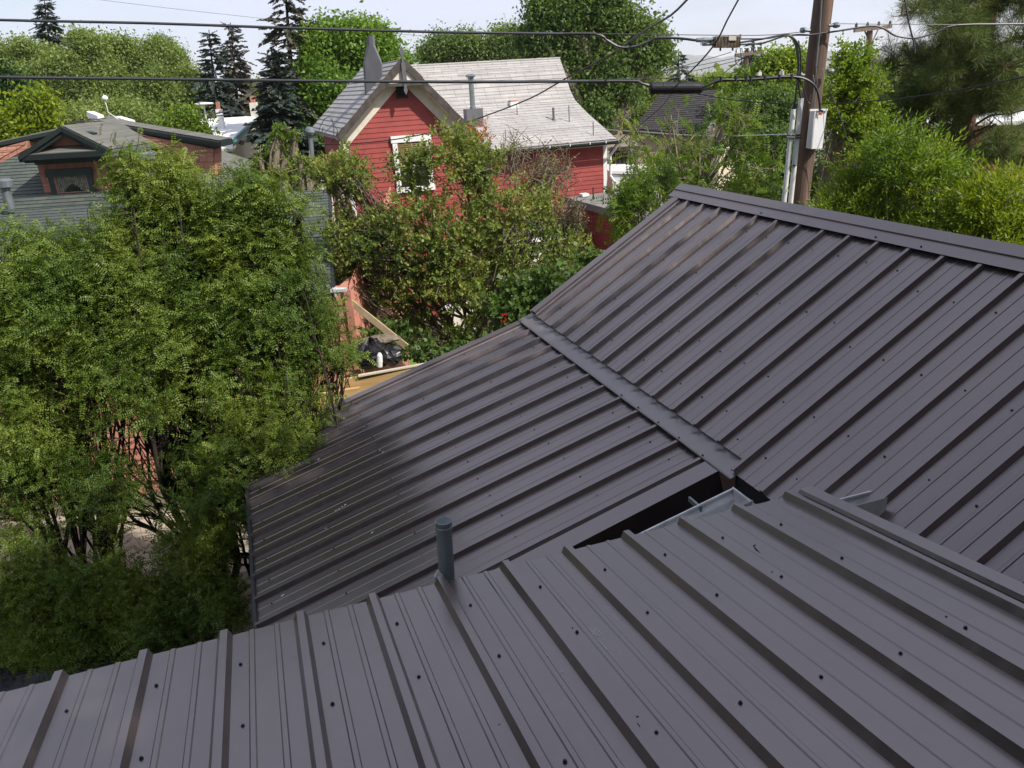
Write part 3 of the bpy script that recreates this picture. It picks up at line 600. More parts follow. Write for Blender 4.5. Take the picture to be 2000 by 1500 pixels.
# ---- lilac in the middle
def lilac():
    r=tree('lilac_tree','many-stemmed lilac with partly browned leaves in front of the red house','tree',W(965,700,12.9)*[1,1,0],
     [B(880,290,70,48,12.0),B(800,330,45,50,12.0),B(950,330,60,60,12.2),B(690,350,55,50,12.2,wt=1.2),B(640,345,28,28,12.2,wt=1.2),B(740,470,100,60,12.2,wt=1.3),B(660,450,40,70,12.1,wt=1.2),B(660,550,35,50,11.9,wt=1.1),B(860,440,110,80,11.8),B(980,430,90,80,12),B(1060,420,50,60,12.3,wt=.6),B(780,560,90,60,12.2),B(900,540,110,70,11.8),B(1020,520,90,60,12.2,wt=.8),B(1110,500,50,50,12.4,wt=.6),B(800,640,70,45,12.3),B(700,560,50,60,12.5),B(900,640,60,40,12.2,wt=.6),B(1090,470,40,35,12.2,wt=.6)],
     TP['lilac'],4900,LM['lilac'],M['bark'],.075,.3,(.75,1.15),11,.27,.42,stems=6,limbs=3,twigs=260,tw=.006,upv=.35)
    return r
lilac()
tree('ivy_shrub','leafy dark green bush under the lilac beside the metal roof edge','shrub',W(1050,640,11.5)*[1,1,0],
 [B(1010,600,60,50,11.3),B(1070,560,60,45,11.4),B(1130,530,40,30,11.5),B(850,690,45,30,10.8),B(930,690,45,28,10.8),B(760,650,40,40,11.5)],TP['ivy'],650,LM['ash'],M['bark'],.04,.3,stems=4,upv=.3)
tree('dry_shrub','dry twiggy bush with browned leaves rising beside the lilac','shrub',W(1080,520,13.5)*[1,1,0],
 [B(1060,370,55,70,13.4),B(1100,430,50,40,13.4),B(1000,300,35,55,13.3,wt=.4),B(1110,462,20,25,13.3)],TP['dry'],700,leafmat('dry_leaf',[(.14,.14,.05),(.22,.19,.09),(.28,.23,.12),(.12,.17,.05)],.2,3),M['bark'],.035,.25,stems=5,limbs=4,twigs=420,tw=.0065)
tree('grape_vine','orange red leaves of a vine climbing beside the grey chimney box','vine',W(940,420,15)*[1,1,0],
 [B(940,262,18,30,14.9),B(925,300,16,20,14.8),B(968,330,14,16,14.9),B(880,300,18,10,14.8,wt=.5)],TP['lilac'],55,LM['red'],M['bark'],.02,.5,limbs=1)
# ---- right side, near
def Rb(label,base,bl,n,m,T='willow',**k):
    if T=='willow': bl=[(c-np.array([0,0,.16]),r_*np.array([1,1,.86]),w_) for c,r_,w_ in bl]; n=int(n*.72)
    return tree(k.pop('name','leafy_bush'),label,k.pop('cat','bush'),base,bl,TP[T],n,LM[m],M['bark'],k.pop('tr',.05),.25,(.8,1.2),13,.28,.42,stems=4,upv=.4,twigs=40,group=k.pop('group',None),**k)
G='bright green bushes behind the metal ridge'
Rb('bright green bush directly right of the utility pole foot',W(1660,450,10.5)*[1,1,0],[B(1650,430,60,60,10.5),B(1660,350,35,45,10.8),B(1720,380,60,50,10.5),B(1740,450,60,50,10.2),B(1620,400,30,40,10.6)],1500,'bright',group=G)
Rb('dense bright bush in the middle of the bushes behind the ridge',W(1800,400,10)*[1,1,0],[B(1800,330,70,60,10),B(1860,420,70,70,9.6),B(1780,450,60,50,9.8),B(1740,270,70,45,10.6),B(1830,480,50,40,9.4)],1700,'bright',group=G)
Rb('yellowish bush at the right edge above the metal ridge',W(1980,400,9)*[1,1,0],[B(1960,370,70,60,9.2),B(1930,450,60,60,9),B(1990,480,50,50,8.8),B(2040,420,60,80,9)],1500,'yellow',group=G)
Rb('tall thin shrub with small leaves behind the utility pole',W(1660,300,13)*[1,1,0],[B(1650,160,38,50,13),B(1640,230,42,40,13),B(1690,200,40,50,13),B(1650,110,22,35,13.2,wt=.7),B(1710,270,50,40,12.8),B(1690,95,20,22,13.2,wt=.4)],1000,'bright','lilac',name='tall_shrub',cat='shrub')
Rb('darker leafy mass between the pole and the pine',W(1700,300,15)*[1,1,0],[B(1660,290,60,60,15),B(1760,200,60,50,15),B(1800,260,50,40,15),B(1730,330,60,40,14.5)],900,'ash','lilac')
tree('unseen_tree','tall dense tree beside the house, out of the photo, shading the near roofs','tree',(10.2,-1.2,0),
 [(np.array(c),np.array(r_),1.) for c,r_ in (((8.2,-2.2,12.2),(2.6,2.4,2.2)),((10.8,-.6,12.6),(2.6,2.4,2.4)),((12.6,1.3,12.6),(2.2,2.2,2.2)),((9.2,.6,12.8),(2.2,2.0,1.8)),((10.8,-3.4,12.),(2.6,2.2,2.2)),((13.2,-1.,12.4),(2.2,2.2,2.2)),((5.7,-.3,12.4),(1.6,1.4,1.4)))],
 [T_cluster(18,.22,.16,.45,i) for i in range(3)],6600,LM['ash'],M['bark'],.35,.4,(.8,1.3),16,.30,.5,limbs=1)
tree('unseen_tree','tall dark tree left of the house, out of the photo','tree',(-12.5,3.5,0),  # added out of view so the left rib faces reflect dark foliage
 [(np.array(c),np.array(r_),1.) for c,r_ in (((-12,4.5,5),(2.4,2.6,3)),((-12.5,2.5,8),(2.6,2.6,2.4)),((-12,5,9),(2.4,2.4,2.2)),((-13,.5,6),(2.5,2.5,3)),((-12.5,3.5,11.2),(2.2,2.4,1.8)),((-13,7.5,6),(2.2,2.4,3)),((-13.5,8,9.5),(2.2,2.4,2.2)),((-14.5,10,7),(1.8,2,3)),((-12.5,6,12),(2,2,1.6)))],
 [T_cluster(18,.22,.16,.45,i) for i in range(3)],6500,LM['dark'],M['bark'],.35,.4,(.8,1.3),16,.30,.5,limbs=1)
# ---- ponderosa pine
def ponderosa():
    Y=15.6; base=W(1872,430,Y)*[1,1,0]; root=thing('pine_tree','big long-needled pine with reddish trunk at the right edge','tree',base)
    mb=MB(); tr=[base,W(1870,330,Y),W(1880,250,Y),W(1900,150,Y),W(1925,60,Y),W(1945,-60,Y),W(1960,-220,Y)]
    mb.tube(tr,[.28,.25,.21,.19,.15,.12,.07],10)
    P=[];O=[]
    def branch(h,px,py,Ye,nt,r=.035,tw=9):
        p0=tr[h]*.5+tr[h+1]*.5 if h<len(tr)-1 else tr[h]; e=W(px,py,Ye*1.3); pts=limb(mb,p0,e,r*1.2,.014,6,.14,6)
        for i in range(nt):
            t=rng.uniform(.35,1)*6; j=min(int(t),5); q=pts[j]*(1-(t-j))+pts[j+1]*(t-j)
            o=nrm(rng.normal(size=3)+nrm(e-p0)*.6+np.array([0,0,.5])); L_=rng.uniform(.13,.55); limb(mb,q,q+o*L_,.009,.005,4,.1,3); P.append(q+o*L_); O.append(o)
            if rng.random()<.7: P.append(q+o*L_*.75); O.append(nrm(o+rng.normal(size=3)*.5))
    for (h,x,y,Ye,nt) in ((4,1760,30,11,46),(4,1800,-10,11.5,46),(4,1840,60,10.6,52),(4,2000,10,11,50),(5,1900,-30,11,50),(5,1980,-80,11.5,40),(3,1780,120,11.4,60),(3,1840,140,10.8,64),(3,1720,140,11.8,40),(3,1960,130,10.8,60),(3,2040,90,11,40),(3,1900,90,10.6,50),(2,1760,190,11.8,50),(2,1830,220,11.2,46),(2,1700,190,12.2,30),(2,1980,200,10.8,50),(2,2030,160,11,40),(1,1760,330,11.6,24),(1,1960,300,10.6,50),(1,2020,330,10.6,40),(1,1830,350,11,40),(1,1900,380,10.6,40),(3,1930,20,13,46),(2,1860,190,13,40),(1,1980,250,12.5,10)):
        branch(h,x,y,Ye,int(nt*1.5))
    for (x,y,Ye) in ((1800,225,11.8),(1940,235,11),(2000,215,11),(1820,250,11.5),(1780,300,11.5),(1990,262,10.8)):
        pts=limb(mb,tr[1]*.4+tr[2]*.6,W(x,y,Ye*1.3),.04,.010,6,.25,7)
        for j in range(10):
            k=rng.integers(2,8); q=pts[k]; o=nrm(rng.normal(size=3)+[0,0,-.2]); limb(mb,q,q+o*rng.uniform(.2,.5),.008,.003,4,.5,4)
    mb.build('trunk',M['barkr'],root,smooth=True)
    P=np.array(P);O=np.array(O); bulk('crown',place(TP['tuft'],P,rot_rand(len(P),O,.25),rng.uniform(.95,1.35,len(P))),LM['pine'],root)
ponderosa()
# ---- thin honey-locust like tree in front of the tan house
tree('young_tree','thin open young tree with pale green compound leaves in front of the tan house','tree',W(1320,430,15)*[1,1,0],
 [B(1310,225,35,18,15,wt=.5),B(1240,250,25,18,15.2,wt=.5),B(1360,262,45,22,15,wt=.5),B(1425,225,35,30,14.8,wt=.8),B(1300,300,60,22,15,wt=.8),B(1390,300,70,30,14.8),B(1270,330,60,35,14.6),B(1350,350,70,30,14.5),B(1450,260,50,50,14.8),B(1480,330,60,45,14.6),B(1240,390,40,35,14.2),B(1230,290,35,20,15,wt=.6),B(1440,380,60,25,14.2)],
 TP['thin'],470,LM['light'],M['bark'],.07,.4,(.7,1.1),10,.3,.5,limbs=3,twigs=120,tw=.007,spread=.6)
tree('young_tree','leafy sapling in front of the white vehicle and brick annex','tree',W(1225,470,13.2)*[1,1,0],
 [B(1225,400,45,40,13),B(1222,458,24,18,13),B(1260,370,30,30,13),B(1300,350,30,25,13.2,wt=.6)],TP['thin'],420,LM['light'],M['bark'],.035,.4,(.6,.9),9,.3,.5,limbs=2,twigs=30)
# ---- background broadleaf trees
def bg(label,px,py,Y,bl,n,m,T='far',cat='tree',name='broadleaf_tree',tr=.3,group='garden trees in the distance',**k):
    nb_=[]
    for c,r_,w_ in bl:
        nb_.append((c,r_*.78,w_))
        for q in range(5):
            an=rng.uniform(-.5,3.6); f=rng.uniform(.26,.46); nb_.append((c+np.array([math.cos(an)*r_[0]*.82,rng.uniform(-.5,.3)*r_[1],math.sin(an)*r_[2]*.82]),r_*f,w_*1.5))
    bl=nb_
    return tree(name,label,cat,W(px,py,Y)*[1,1,0],bl,TP[T],int(n*1.1),LM[m],M['bark'],tr,.4,(.55,1.25),24,.17,.38,limbs=1,group=group,spread=1.,zmin=.8,twigs=k.pop('twigs',int(n/28)),tw=.022,**k)
bg('big dark green tree towering behind the right end of the red house roof',1165,330,31,[B(1090,40,55,45,31),B(1160,20,60,50,31),B(1230,60,50,50,31),B(1200,120,60,50,31),B(1100,110,50,45,31),B(1260,110,32,45,31),B(1180,190,50,50,31),B(1150,160,50,50,31),B(1165,238,22,34,30),B(1060,80,40,35,31.5),B(1170,-20,40,30,31)],3600,'ash',tr=.45)
bg('row of small trees just above the red house ridge',930,250,42,[B(870,98,30,22,42),B(915,100,35,24,42),B(960,98,30,26,42),B(1000,95,40,30,42),B(1040,105,30,30,42),B(840,110,20,12,42)],1300,'soft')
bg('bright green tree behind the grey chimney of the red house',650,330,30,[B(640,120,55,50,30),B(700,110,50,45,30),B(740,120,40,35,30),B(680,85,40,28,30),B(612,180,38,55,30),B(640,190,60,60,29),B(610,275,35,40,28.5),B(725,75,20,22,30),B(775,130,20,14,30),B(600,230,30,40,29)],3600,'fresh',tr=.4)
bg('olive green tree left of the two spruces',330,300,45,[B(250,140,55,50,45),B(320,150,50,55,45),B(360,190,40,50,44),B(220,110,40,25,46),B(290,200,80,50,43),B(320,105,22,18,48)],2600,'olive')
bg('round olive tree behind the green shingle ridge',180,320,44,[B(170,130,50,45,44),B(200,180,70,50,43),B(130,170,50,50,43),B(210,230,80,40,40)],2200,'olive')
bg('pale olive tree in the upper left corner',50,300,46,[B(20,120,45,40,46),B(60,140,50,45,46),B(100,150,40,40,46),B(30,200,60,50,44),B(90,210,50,50,44),B(-20,150,50,60,46)],2200,'olive')
bg('dark green tree behind the left end of the green roof',20,330,30,[B(10,190,35,35,30),B(20,240,40,35,30),B(-20,220,40,60,30)],700,'dark')
bg('yellow green bush above the left end of the green roof',40,330,27,[B(50,255,28,28,27),B(75,220,18,20,27),B(30,275,25,15,27)],420,'yellow',cat='bush',name='garden_bush')
bg('mid green tree filling the gap above the dormer',100,330,34,[B(100,240,40,35,34),B(150,255,50,25,34),B(230,240,40,20,36)],800,'olive')
bg('small thin tree far behind the olive trees',330,200,70,[B(322,100,22,20,70),B(345,125,18,18,70)],350,'ash')
bg('soft yellow green tree beside the tan gable',1520,330,30,[B(1530,145,35,30,30),B(1490,190,45,35,30),B(1540,200,40,40,30),B(1460,185,30,20,32)],1500,'bright')
bg('mid green round tree left of the pole',1500,400,20,[B(1490,230,55,45,20),B(1540,260,45,50,20),B(1450,225,40,25,21),B(1500,310,60,40,19),B(1550,350,50,40,18.5),B(1470,370,50,30,18)],2300,'ash','ash')
bg('pale wispy shrub in front of the cream gable wall',545,400,20,[B(545,300,32,38,20),B(560,270,22,25,20),B(530,330,30,30,20)],700,'light','lilac',cat='shrub',name='garden_shrub')
bg('faded brownish shrub at the left foot of the red house',585,420,18,[B(580,345,35,20,18),B(600,325,22,18,18),B(540,350,25,15,18)],500,'lilac','lilac',cat='shrub',name='garden_shrub')
bg('little green tree in front of the white roof at left',370,340,27,[B(372,258,25,22,27),B(350,270,16,14,27)],260,'light',name='garden_tree')
bg('yellow tree between the spruces',500,300,48,[B(503,185,9,16,48)],90,'yellow')
bg('small olive tree beside the orange brick wall',1265,300,40,[B(1262,182,22,18,40),B(1250,228,14,9,38)],450,'olive')
bg('trees behind the dark charcoal roof',1400,260,55,[B(1390,168,40,12,55),B(1430,172,40,12,55),B(1340,172,30,10,55)],500,'bright')
# ---- conifers
def spruce(label,px,py_top,py_base,Y,rpx,n,m='spruce',thin=0,group='spruce trees in the distance',lean=0,bush=1.,name='spruce_tree'):
    top=W(px,py_top,Y); base=np.array([W(px+lean,py_base,Y)[0],Y,0]); R=rpx*Y/1634; Hh=top[2]; z0=max(.8,W(px,py_base,Y)[2])
    root=thing(name,label,'tree',base,group); mb=MB(); mb.tube([base,base*.5+top*.5,top],[R*.09+.1,R*.06+.05,.02],7)
    P=[];O=[];S=[];k=0; z=z0
    nb=int((Hh-z0)/.21)
    for i in range(nb):
        t=i/nb; zz=z0+(Hh-z0)*t; rr=R*(1-t)**.85*rng.uniform(.6,1.2)+.08; c=base+(top-base)*((zz)/Hh)
        for j in range(max(5,int(13*bush*(1-t*.4)))):
            if rng.random()<thin: 
                continue
            az=rng.uniform(0,6.28); L_=rr*rng.uniform(.65,1.12); e=c+np.array([math.cos(az)*L_,math.sin(az)*L_,-L_*.28+.05])
            if L_>.4: limb(mb,c,e,.03,.01,4,.04,3,-.03)
            m_=max(2,int(L_/.5))
            for q in range(m_):
                u=(q+.6)/m_; P.append(c*(1-u)+e*u); d=nrm(e-c+rng.normal(size=3)*.25*L_); O.append(d); S.append(rng.uniform(.7,1.15)*(.5+.35*L_/ (m_*.5))*(.72+.45*(1-t)))
    P=np.array(P);O=np.array(O);S=np.array(S); x=O; t_=np.tile([0,0,1.],(len(P),1))+rng.normal(size=(len(P),3))*.3; y=np.cross(t_,x); y/=np.linalg.norm(y,axis=1)[:,None]; zc=np.cross(x,y)
    mb.build('trunk',M['barkd'],root); bulk('crown',place(TP['spray'],P,np.stack([x,y,zc],2),S*n),LM[m],root); return root
spruce('dark pointed spruce in the upper left corner',85,-8,200,52,44,1.0)
spruce('narrow spruce, left one of the pair behind the white roof',408,58,235,42,36,.9)
spruce('narrow spruce, right one of the pair behind the white roof',450,44,235,44,40,.9,'sprucebrown')
spruce('tall ragged spruce with bare patches right of the pair',556,-50,270,29.5,78,.95,'sprucebrown',thin=.35)
spruce('shaggy dark evergreen below the ragged spruce',535,95,330,27,40,1.0,'spruce',bush=1.3)
spruce('small sparse spruce above the black splice case',1325,95,240,55,46,1.0,'spruce',thin=.3)
spruce('flat-topped dark evergreen behind the distant transformer pole',1472,78,260,48,62,1.1,'spruce',thin=.15,bush=1.2,name='cedar_tree')
# far tree belt that closes the horizon
P=[];rows_=0
for i in range(5200):
    Yf=rng.uniform(75,420); x=rng.uniform(-.85,.85)*Yf; 
    g=6.0*(.5+.5*math.sin(x*.07+Yf*.05))*(.6+.4*rng.random()); P.append((x,Yf,rng.uniform(0,1)*min(g,5.6)))
P=np.array(P); bb=bulk('tree_belt',place([T_cluster(10,.9,.7,1.5,i) for i in range(3)],P,rot_rand(len(P)),rng.uniform(.8,1.5,len(P))),LM['olive']); tag(bb,'distant mass of street trees along the horizon','trees',kind='stuff')
# ================================================================ red house
c20,s20=math.cos(R_(19)),math.sin(R_(19)); u_=np.array([c20,s20,0]); v_=np.array([-s20,c20,0])
pk=W(786,118,20.0); OV=.34
red=thing('house','red clapboard house with a pale shingle roof and a steep front gable','house',(pk[0],pk[1]+2,0))
wp=pk+v_*OV                                   # point of gable wall plane
ppl=lambda x,y,d=0:onP(x,y,wp+v_*d,v_)
wl=np.dot(ppl(676,330)-pk,u_); 
rl=onP(660,268,pk,v_); rr=onP(905,238,pk,v_)        # rake feet in the front plane
sl_=(pk[2]-rl[2])/abs(np.dot(rl-pk,u_)); sr=(pk[2]-rr[2])/abs(np.dot(rr-pk,u_))
def U(u,z,d=0): return np.array([pk[0],pk[1],0])+u_*u+v_*(OV+d)+z_*z
wr=-wl+.25
zl=lambda u:pk[2]-(sl_*abs(u) if u<0 else sr*abs(u))
LAP=.118
mb=MB(); gz=[U(wl,0),U(wr,0),U(wr,zl(wr)-.10),U(0,pk[2]-.12),U(wl,zl(wl)-.10)]
zlow=2.0
lapped(mb,[U(wl,zlow),U(wr,zlow),U(wr,zl(wr)-.10),U(0,pk[2]-.12),U(wl,zl(wl)-.10)],LAP,.013)
mb.slab([U(wl,0,.03),U(wr,0,.03),U(wr,zl(wr)-.14,.03),U(0,pk[2]-.16,.03),U(wl,zl(wl)-.14,.03)],v_*.1)
mb.build('wall',M['red'],red,label='red clapboard gable wall facing the camera')
# left side wall
mb=MB(); DL=3.4
lapped(mb,[U(wl,zlow,.02),U(wl,zlow,DL),U(wl,zl(wl)-.12,DL),U(wl,zl(wl)-.12,.02)],LAP,.013)
mb.slab([U(wl,0,.13),U(wl,0,DL),U(wl,zl(wl)-.16,DL),U(wl,zl(wl)-.16,.13)],u_*.1)
mb.build('wall',M['red'],red,label='narrow left side wall of the red house')
# corner board, frieze boards
mb=MB(); mb.box(U(wl+.05,(zl(wl)+0)/2-.06,-.018),u_*.065,v_*.014,z_*(zl(wl)/2-.06)); mb.build('corner_board',M['white'],red)
for sg,s_ in ((-1,sl_),(1,sr)):
    uu=wl if sg<0 else wr; mb=MB(); wdt=.34
    mb.slab([U(0,pk[2]-.14,-.035),U(uu,zl(uu)-.14,-.035),U(uu,zl(uu)-.14-wdt,-.035),U(0,pk[2]-.14-wdt,-.035)],v_*.02)
    mb.build('frieze_board',M['cream'],red)
# wing roof: two slabs from pk forward plane to the back
DB=5.2
mb=MB(); eL=rl-u_*.06; 
eLb=onP(602,250,eL+u_*0,u_) if False else eL+v_*3.0
zt=.09
def rslab(mb,a,b,c,d,th=.06,lap=.14,out=.007,core=None):
    n=lapped(mb,[a,b,c,d],lap,out,0,.002); return n
nml=nrm(np.cross(pk-rl,v_)); nml=nml if nml[2]>0 else -nml
kickL=[pk,pk+(rl-pk)*.72,rl-z_*.0+(rl-pk)*.0]
for i in range(2):
    a,b=kickL[i],kickL[i+1]; lapped(mb,[a,b,b+v_*DB,a+v_*DB],.15,.012,0,.03)
mb.slab([pk+z_*.01,rl+z_*.01,rl+v_*DB,pk+v_*DB],-z_*.07)
mb.build('roof',M['shgrey'],red,label='left slope of the steep front gable roof')
mb=MB(); rr2=pk+(rr-pk)*1.35
lapped(mb,[pk,rr2,rr2+v_*3.2,pk+v_*3.2],.15,.012,0,.03); mb.slab([pk+z_*.01,rr2+z_*.01,rr2+v_*3.2,pk+v_*3.2],-z_*.07)
mb.build('roof',M['shgrey'],red,label='right slope of the steep front gable roof')
for e,nm in ((rl,'l'),(rr2,'r')):
    mb=MB(); d=nrm(e-pk); up=nrm(np.cross(d,v_)); up=up if up[2]>0 else -up
    n_=9; pts=[pk+(e-pk)*i/n_ for i in range(n_+1)]
    for i in range(n_):
        j=random.uniform(-.012,.012); mb.slab([pts[i]+up*(.055+j)-v_*.02,pts[i+1]+up*(.055+j)-v_*.02,pts[i+1]-up*.10-v_*.02,pts[i]-up*.10-v_*.02],v_*.045)
    mb.build('rake_board',M['redsh'],red)
    mb=MB(); mb.slab([pk-up*.085,e-up*.085,e-up*.085+v_*OV,pk-up*.085+v_*OV],-up*.012); mb.build('soffit',M['cream'],red)
# pale triangle behind the finial + collar tie + finial
mb=MB(); h=.40; w1=h/sl_; w2=h/sr; f0=np.array([pk[0],pk[1],0])+v_*.03
mb.slab([f0+z_*(pk[2]-.14),f0-u_*w1+z_*(pk[2]-h-.10),f0+u_*w2+z_*(pk[2]-h-.10)],v_*.03); mb.build('gable_panel',M['cream'],red)
mb=MB(); f1=f0-v_*.03; mb.box(f1+z_*(pk[2]-h-.13),u_*(w1*.98+.03),v_*.03,z_*.035); mb.rev(f1-v_*.03+z_*(pk[2]-h-.09),v_,[(.05,-.02),(.05,.02)],10); mb.build('collar_tie',M['redsh'],red)
mb=MB(); q=f1+z_*(pk[2]); 
for (z0,z1,w0,w1_) in ((.12,.20,.05,.05),(.20,.30,.045,.01),(-.05,.12,.028,.028),(-.50,-.05,.05,.05),(-.60,-.50,.03,.05),(-.66,-.60,.05,.03),(-.76,-.66,.006,.05)):
    mb.slab([q+u_*-w0*0+ -u_*w0+z_*z0,q+u_*w0+z_*z0,q+u_*w1_+z_*z1,q-u_*w1_+z_*z1],v_*-.05)
mb.build('finial',M['grey'],red)
# louvre vent
c=ppl(785,180,-.045); mb=MB(); hw,hh=.125,.135
mb.box(c+v_*.02,u_*hw,v_*.01,z_*hh)
for i in range(7): mb.box(c+z_*(-.11+.037*i),u_*hw,v_*.014+z_*-.008,z_*.007)
for s_ in (-1,1): mb.box(c+u_*hw*s_,u_*.012,v_*.022,z_*(hh+.01))
mb.build('louvre',M['darkg'],red)
# front window
tl=ppl(764,268); br=ppl(840,380); Wd=np.dot(ppl(838,266)-tl,u_); zt_=tl[2]; zb=ppl(773,378)[2]
def win(par,cx,zc,hw,hh,dd,fn,frame,glass,extra=None,trim=.085,mull=True):
    fr=MB()
    for s_ in (-1,1): fr.box(fn(cx+s_*hw,zc,dd-.03),fr_u*trim/2,fr_v*.02,z_*(hh+trim/2))
    fr.box(fn(cx,zc+hh+.01,dd-.034),fr_u*(hw+trim/2+.03),fr_v*.028,z_*(trim/2+.02)); fr.box(fn(cx,zc-hh,dd-.036),fr_u*(hw+trim/2+.02),fr_v*.035,z_*trim/2)
    if mull: fr.box(fn(cx,zc,dd-.012),fr_u*.02,fr_v*.012,z_*hh); fr.box(fn(cx,zc-.05*hh,dd-.014),fr_u*hw,fr_v*.012,z_*.022)
    wo=fr.build('window',frame,par); g=MB(); g.box(fn(cx,zc,dd+.004),fr_u*hw,fr_v*.004,z_*hh); g.build('pane',glass,wo); return wo
fr_u,fr_v=u_,v_
cx=np.dot(tl-pk,u_)+Wd/2
wo=win(red,cx,(zt_+zb)/2,Wd/2-.06,(zt_-zb)/2-.07,-.02,U,M['white'],M['glass'],trim=.12)
mb=MB(); zz=zt_-.14
for i in range(11): mb.box(U(cx,zz-i*.05,-.045),u_*(Wd/2-.09),v_*.006,z_*.017)
mb.build('blind',M['blind'],wo)
# main body roof (bell-cast)
Rr=onP(1093,115,pk+v_*4.0,v_); Re=onP(1204,273,pk+v_*.80,v_)
prof=[(1093,115),(1099,133),(1105,150),(1112.6,176),(1122.8,197),(1146.6,222),(1175,247),(1204,273)]
n_=nrm(np.cross(Re-Rr,z_)); rp_=[onP(x,y,Rr,n_) for x,y in prof]
Lp=[p-u_*(5.6 if i<3 else 5.6-i*.28) for i,p in enumerate(rp_)]
mb=MB()
for i in range(len(rp_)-1): lapped(mb,[Lp[i],rp_[i],rp_[i+1],Lp[i+1]],.15,.011,0,.02)
for i in range(len(rp_)-1): mb.slab([Lp[i],rp_[i],rp_[i+1],Lp[i+1]],-z_*.05)
mb.build('roof',M['shgrey'],red,label='long pale roof slope with flared eave and four vent pipes')
bk=[Lp[0]+np.array([-1,3.2,-3.0]),rp_[0]+np.array([-1.,3.4,-3.0])]
mb=MB(); mb.slab([Lp[0],rp_[0],bk[1],bk[0]],-z_*.06); mb.build('roof',M['shgrey'],red,label='hidden back slope of the red house roof')
mb=MB(); mb.tube([Lp[0]+z_*.02,rp_[0]+z_*.02],.035,6); mb.build('ridge_cap',M['shgrey'],red)
# main wall below eave
ed=nrm((rp_[-1]-Lp[-1])*[1,1,0]); bkv=np.array([-ed[1],ed[0],0]); 
w0=Lp[-1]+bkv*.34; w1_=rp_[-1]+bkv*.34; w1_=onP(1180,300,w1_,bkv); w1_=np.array([w1_[0],w1_[1],0]); w0=np.array([w0[0],w0[1],0]); ze=min(Lp[-1][2],rp_[-1][2])-.06
mb=MB(); zeL,zeR=Lp[-1][2]-.04,rp_[-1][2]-.04
lapped(mb,[w0+z_*1.5,w1_+z_*1.5,w1_+z_*zeR,w0+z_*zeL],LAP,.013); mb.slab([w0+bkv*.02,w1_+bkv*.02,w1_+z_*zeR+bkv*.02,w0+z_*zeL+bkv*.02],bkv*.1)
mb.build('wall',M['red'],red,label='red clapboard wall under the long eave')
mb=MB(); mb.slab([w1_+bkv*.12,w1_+bkv*5,w1_+bkv*5+z_*(zeR-.1),w1_+bkv*3.0+z_*(Rr[2]-.5),w1_+bkv*1.9+z_*(zeR+.55),w1_+bkv*.12+z_*(zeR-.12)],-ed*.1); mb.build('wall',M['red'],red,label='right gable wall of the red house')
mb=MB(); mb.box(w1_+ed*.02+z_*zeR/2,ed*.06,bkv*.02,z_*(zeR/2-.02)); mb.build('corner_board',M['white'],red)
mb=MB(); mb.slab([w0-bkv*.03+z_*(zeL-.12),w1_-bkv*.03+z_*(zeR-.12),w1_-bkv*.03+z_*zeR,w0-bkv*.03+z_*zeL],bkv*.02); mb.build('frieze_board',M['cream'],red)
gp0,gp1=Lp[-1]-bkv*.03-z_*.02,rp_[-1]-bkv*.03-z_*.02+ed*.10
mb=MB()
for (x0,y0),(x1,y1) in zip([(0,0),(0,.03),(.03,.08),(.08,.09)],[(0,.03),(.03,.08),(.08,.09),(.1,.0)]):
    q=[gp0-bkv*(.1-x0)-z_*y0,gp1-bkv*(.1-x0)-z_*y0,gp1-bkv*(.1-x1)-z_*y1,gp0-bkv*(.1-x1)-z_*y1]; mb.slab(q,nrm(np.cross(q[1]-q[0],q[3]-q[0]))*.003)
g_=mb.build('gutter',M['darkg'],red)
for f_ in (.42,.58,.74,.87,.975):
    mb=MB(); q=gp0*(1-f_)+gp1*f_; mb.box(q-bkv*.05+z_*.02,ed*.012,bkv*.05,z_*.012); mb.box(q-bkv*.095,ed*.012,bkv*.006,z_*.035); mb.build('gutter_strap',M['white'],g_)
dp=w1_+ed*.16-bkv*.06
mb=MB(); mb.tube([gp1-ed*.08-bkv*.03-z_*.06,gp1-ed*.12+bkv*.05-z_*.20,np.array([dp[0],dp[1],gp1[2]-.42]),np.array([dp[0],dp[1],3.15]),np.array([dp[0]+.1,dp[1]-.12,2.98]),np.array([dp[0]+.16,dp[1]-.16,2.97])],.038,8); mb.build('downspout',M['white'],red)
# chimneys & vents on the roof
def onroof(x,y):
    for i in range(len(rp_)-1):
        n_=nrm(np.cross(rp_[i]-Lp[i],Lp[i+1]-Lp[i])); q=onP(x,y,Lp[i],n_)
        if rp_[i+1][2]-.05<=q[2]<=rp_[i][2]+.05: return q
    return q
cb=onroof(926,246); cb[1]-=.0
mb=MB(); top=W(926,212,cb[1])[2]; hw=.235; mb.slab([cb-u_*hw-v_*.16-z_*.3,cb+u_*hw-v_*.16-z_*.3,cb+u_*hw+v_*.16-z_*.3,cb-u_*hw+v_*.16-z_*.3],z_*(top-cb[2]+.3)); ch=mb.build('chimney_box',M['grey'],red)
ft=W(925,158,cb[1]); 
mb=MB(); b0=np.array([cb[0],cb[1],top]); hgt=W(926,148,cb[1])[2]-top
mb.rev(b0,z_,[(.085,0),(.085,.05),(.07,.06),(.07,hgt-.08),(.09,hgt-.07),(.09,hgt-.03),(.13,hgt-.02),(.15,hgt),(.10,hgt+.045),(.02,hgt+.055)],18); mb.build('flue',M['galv'],ch,smooth=False)
for (x0,y0,y1,r) in ((1010.5,226,203,.012),(1081.5,236,210,.034),(1112,240,206,.014),(1159,266,238,.014)):
    q=onroof(x0,y0); hh=W(x0,y1,q[1])[2]-q[2]; mb=MB(); mb.rev(q-z_*.05,z_,[(r*3.2,.03),(r*1.6,.075),(r,.08),(r,hh+.05)],12); mb.build('vent_pipe',M['grey'],red)
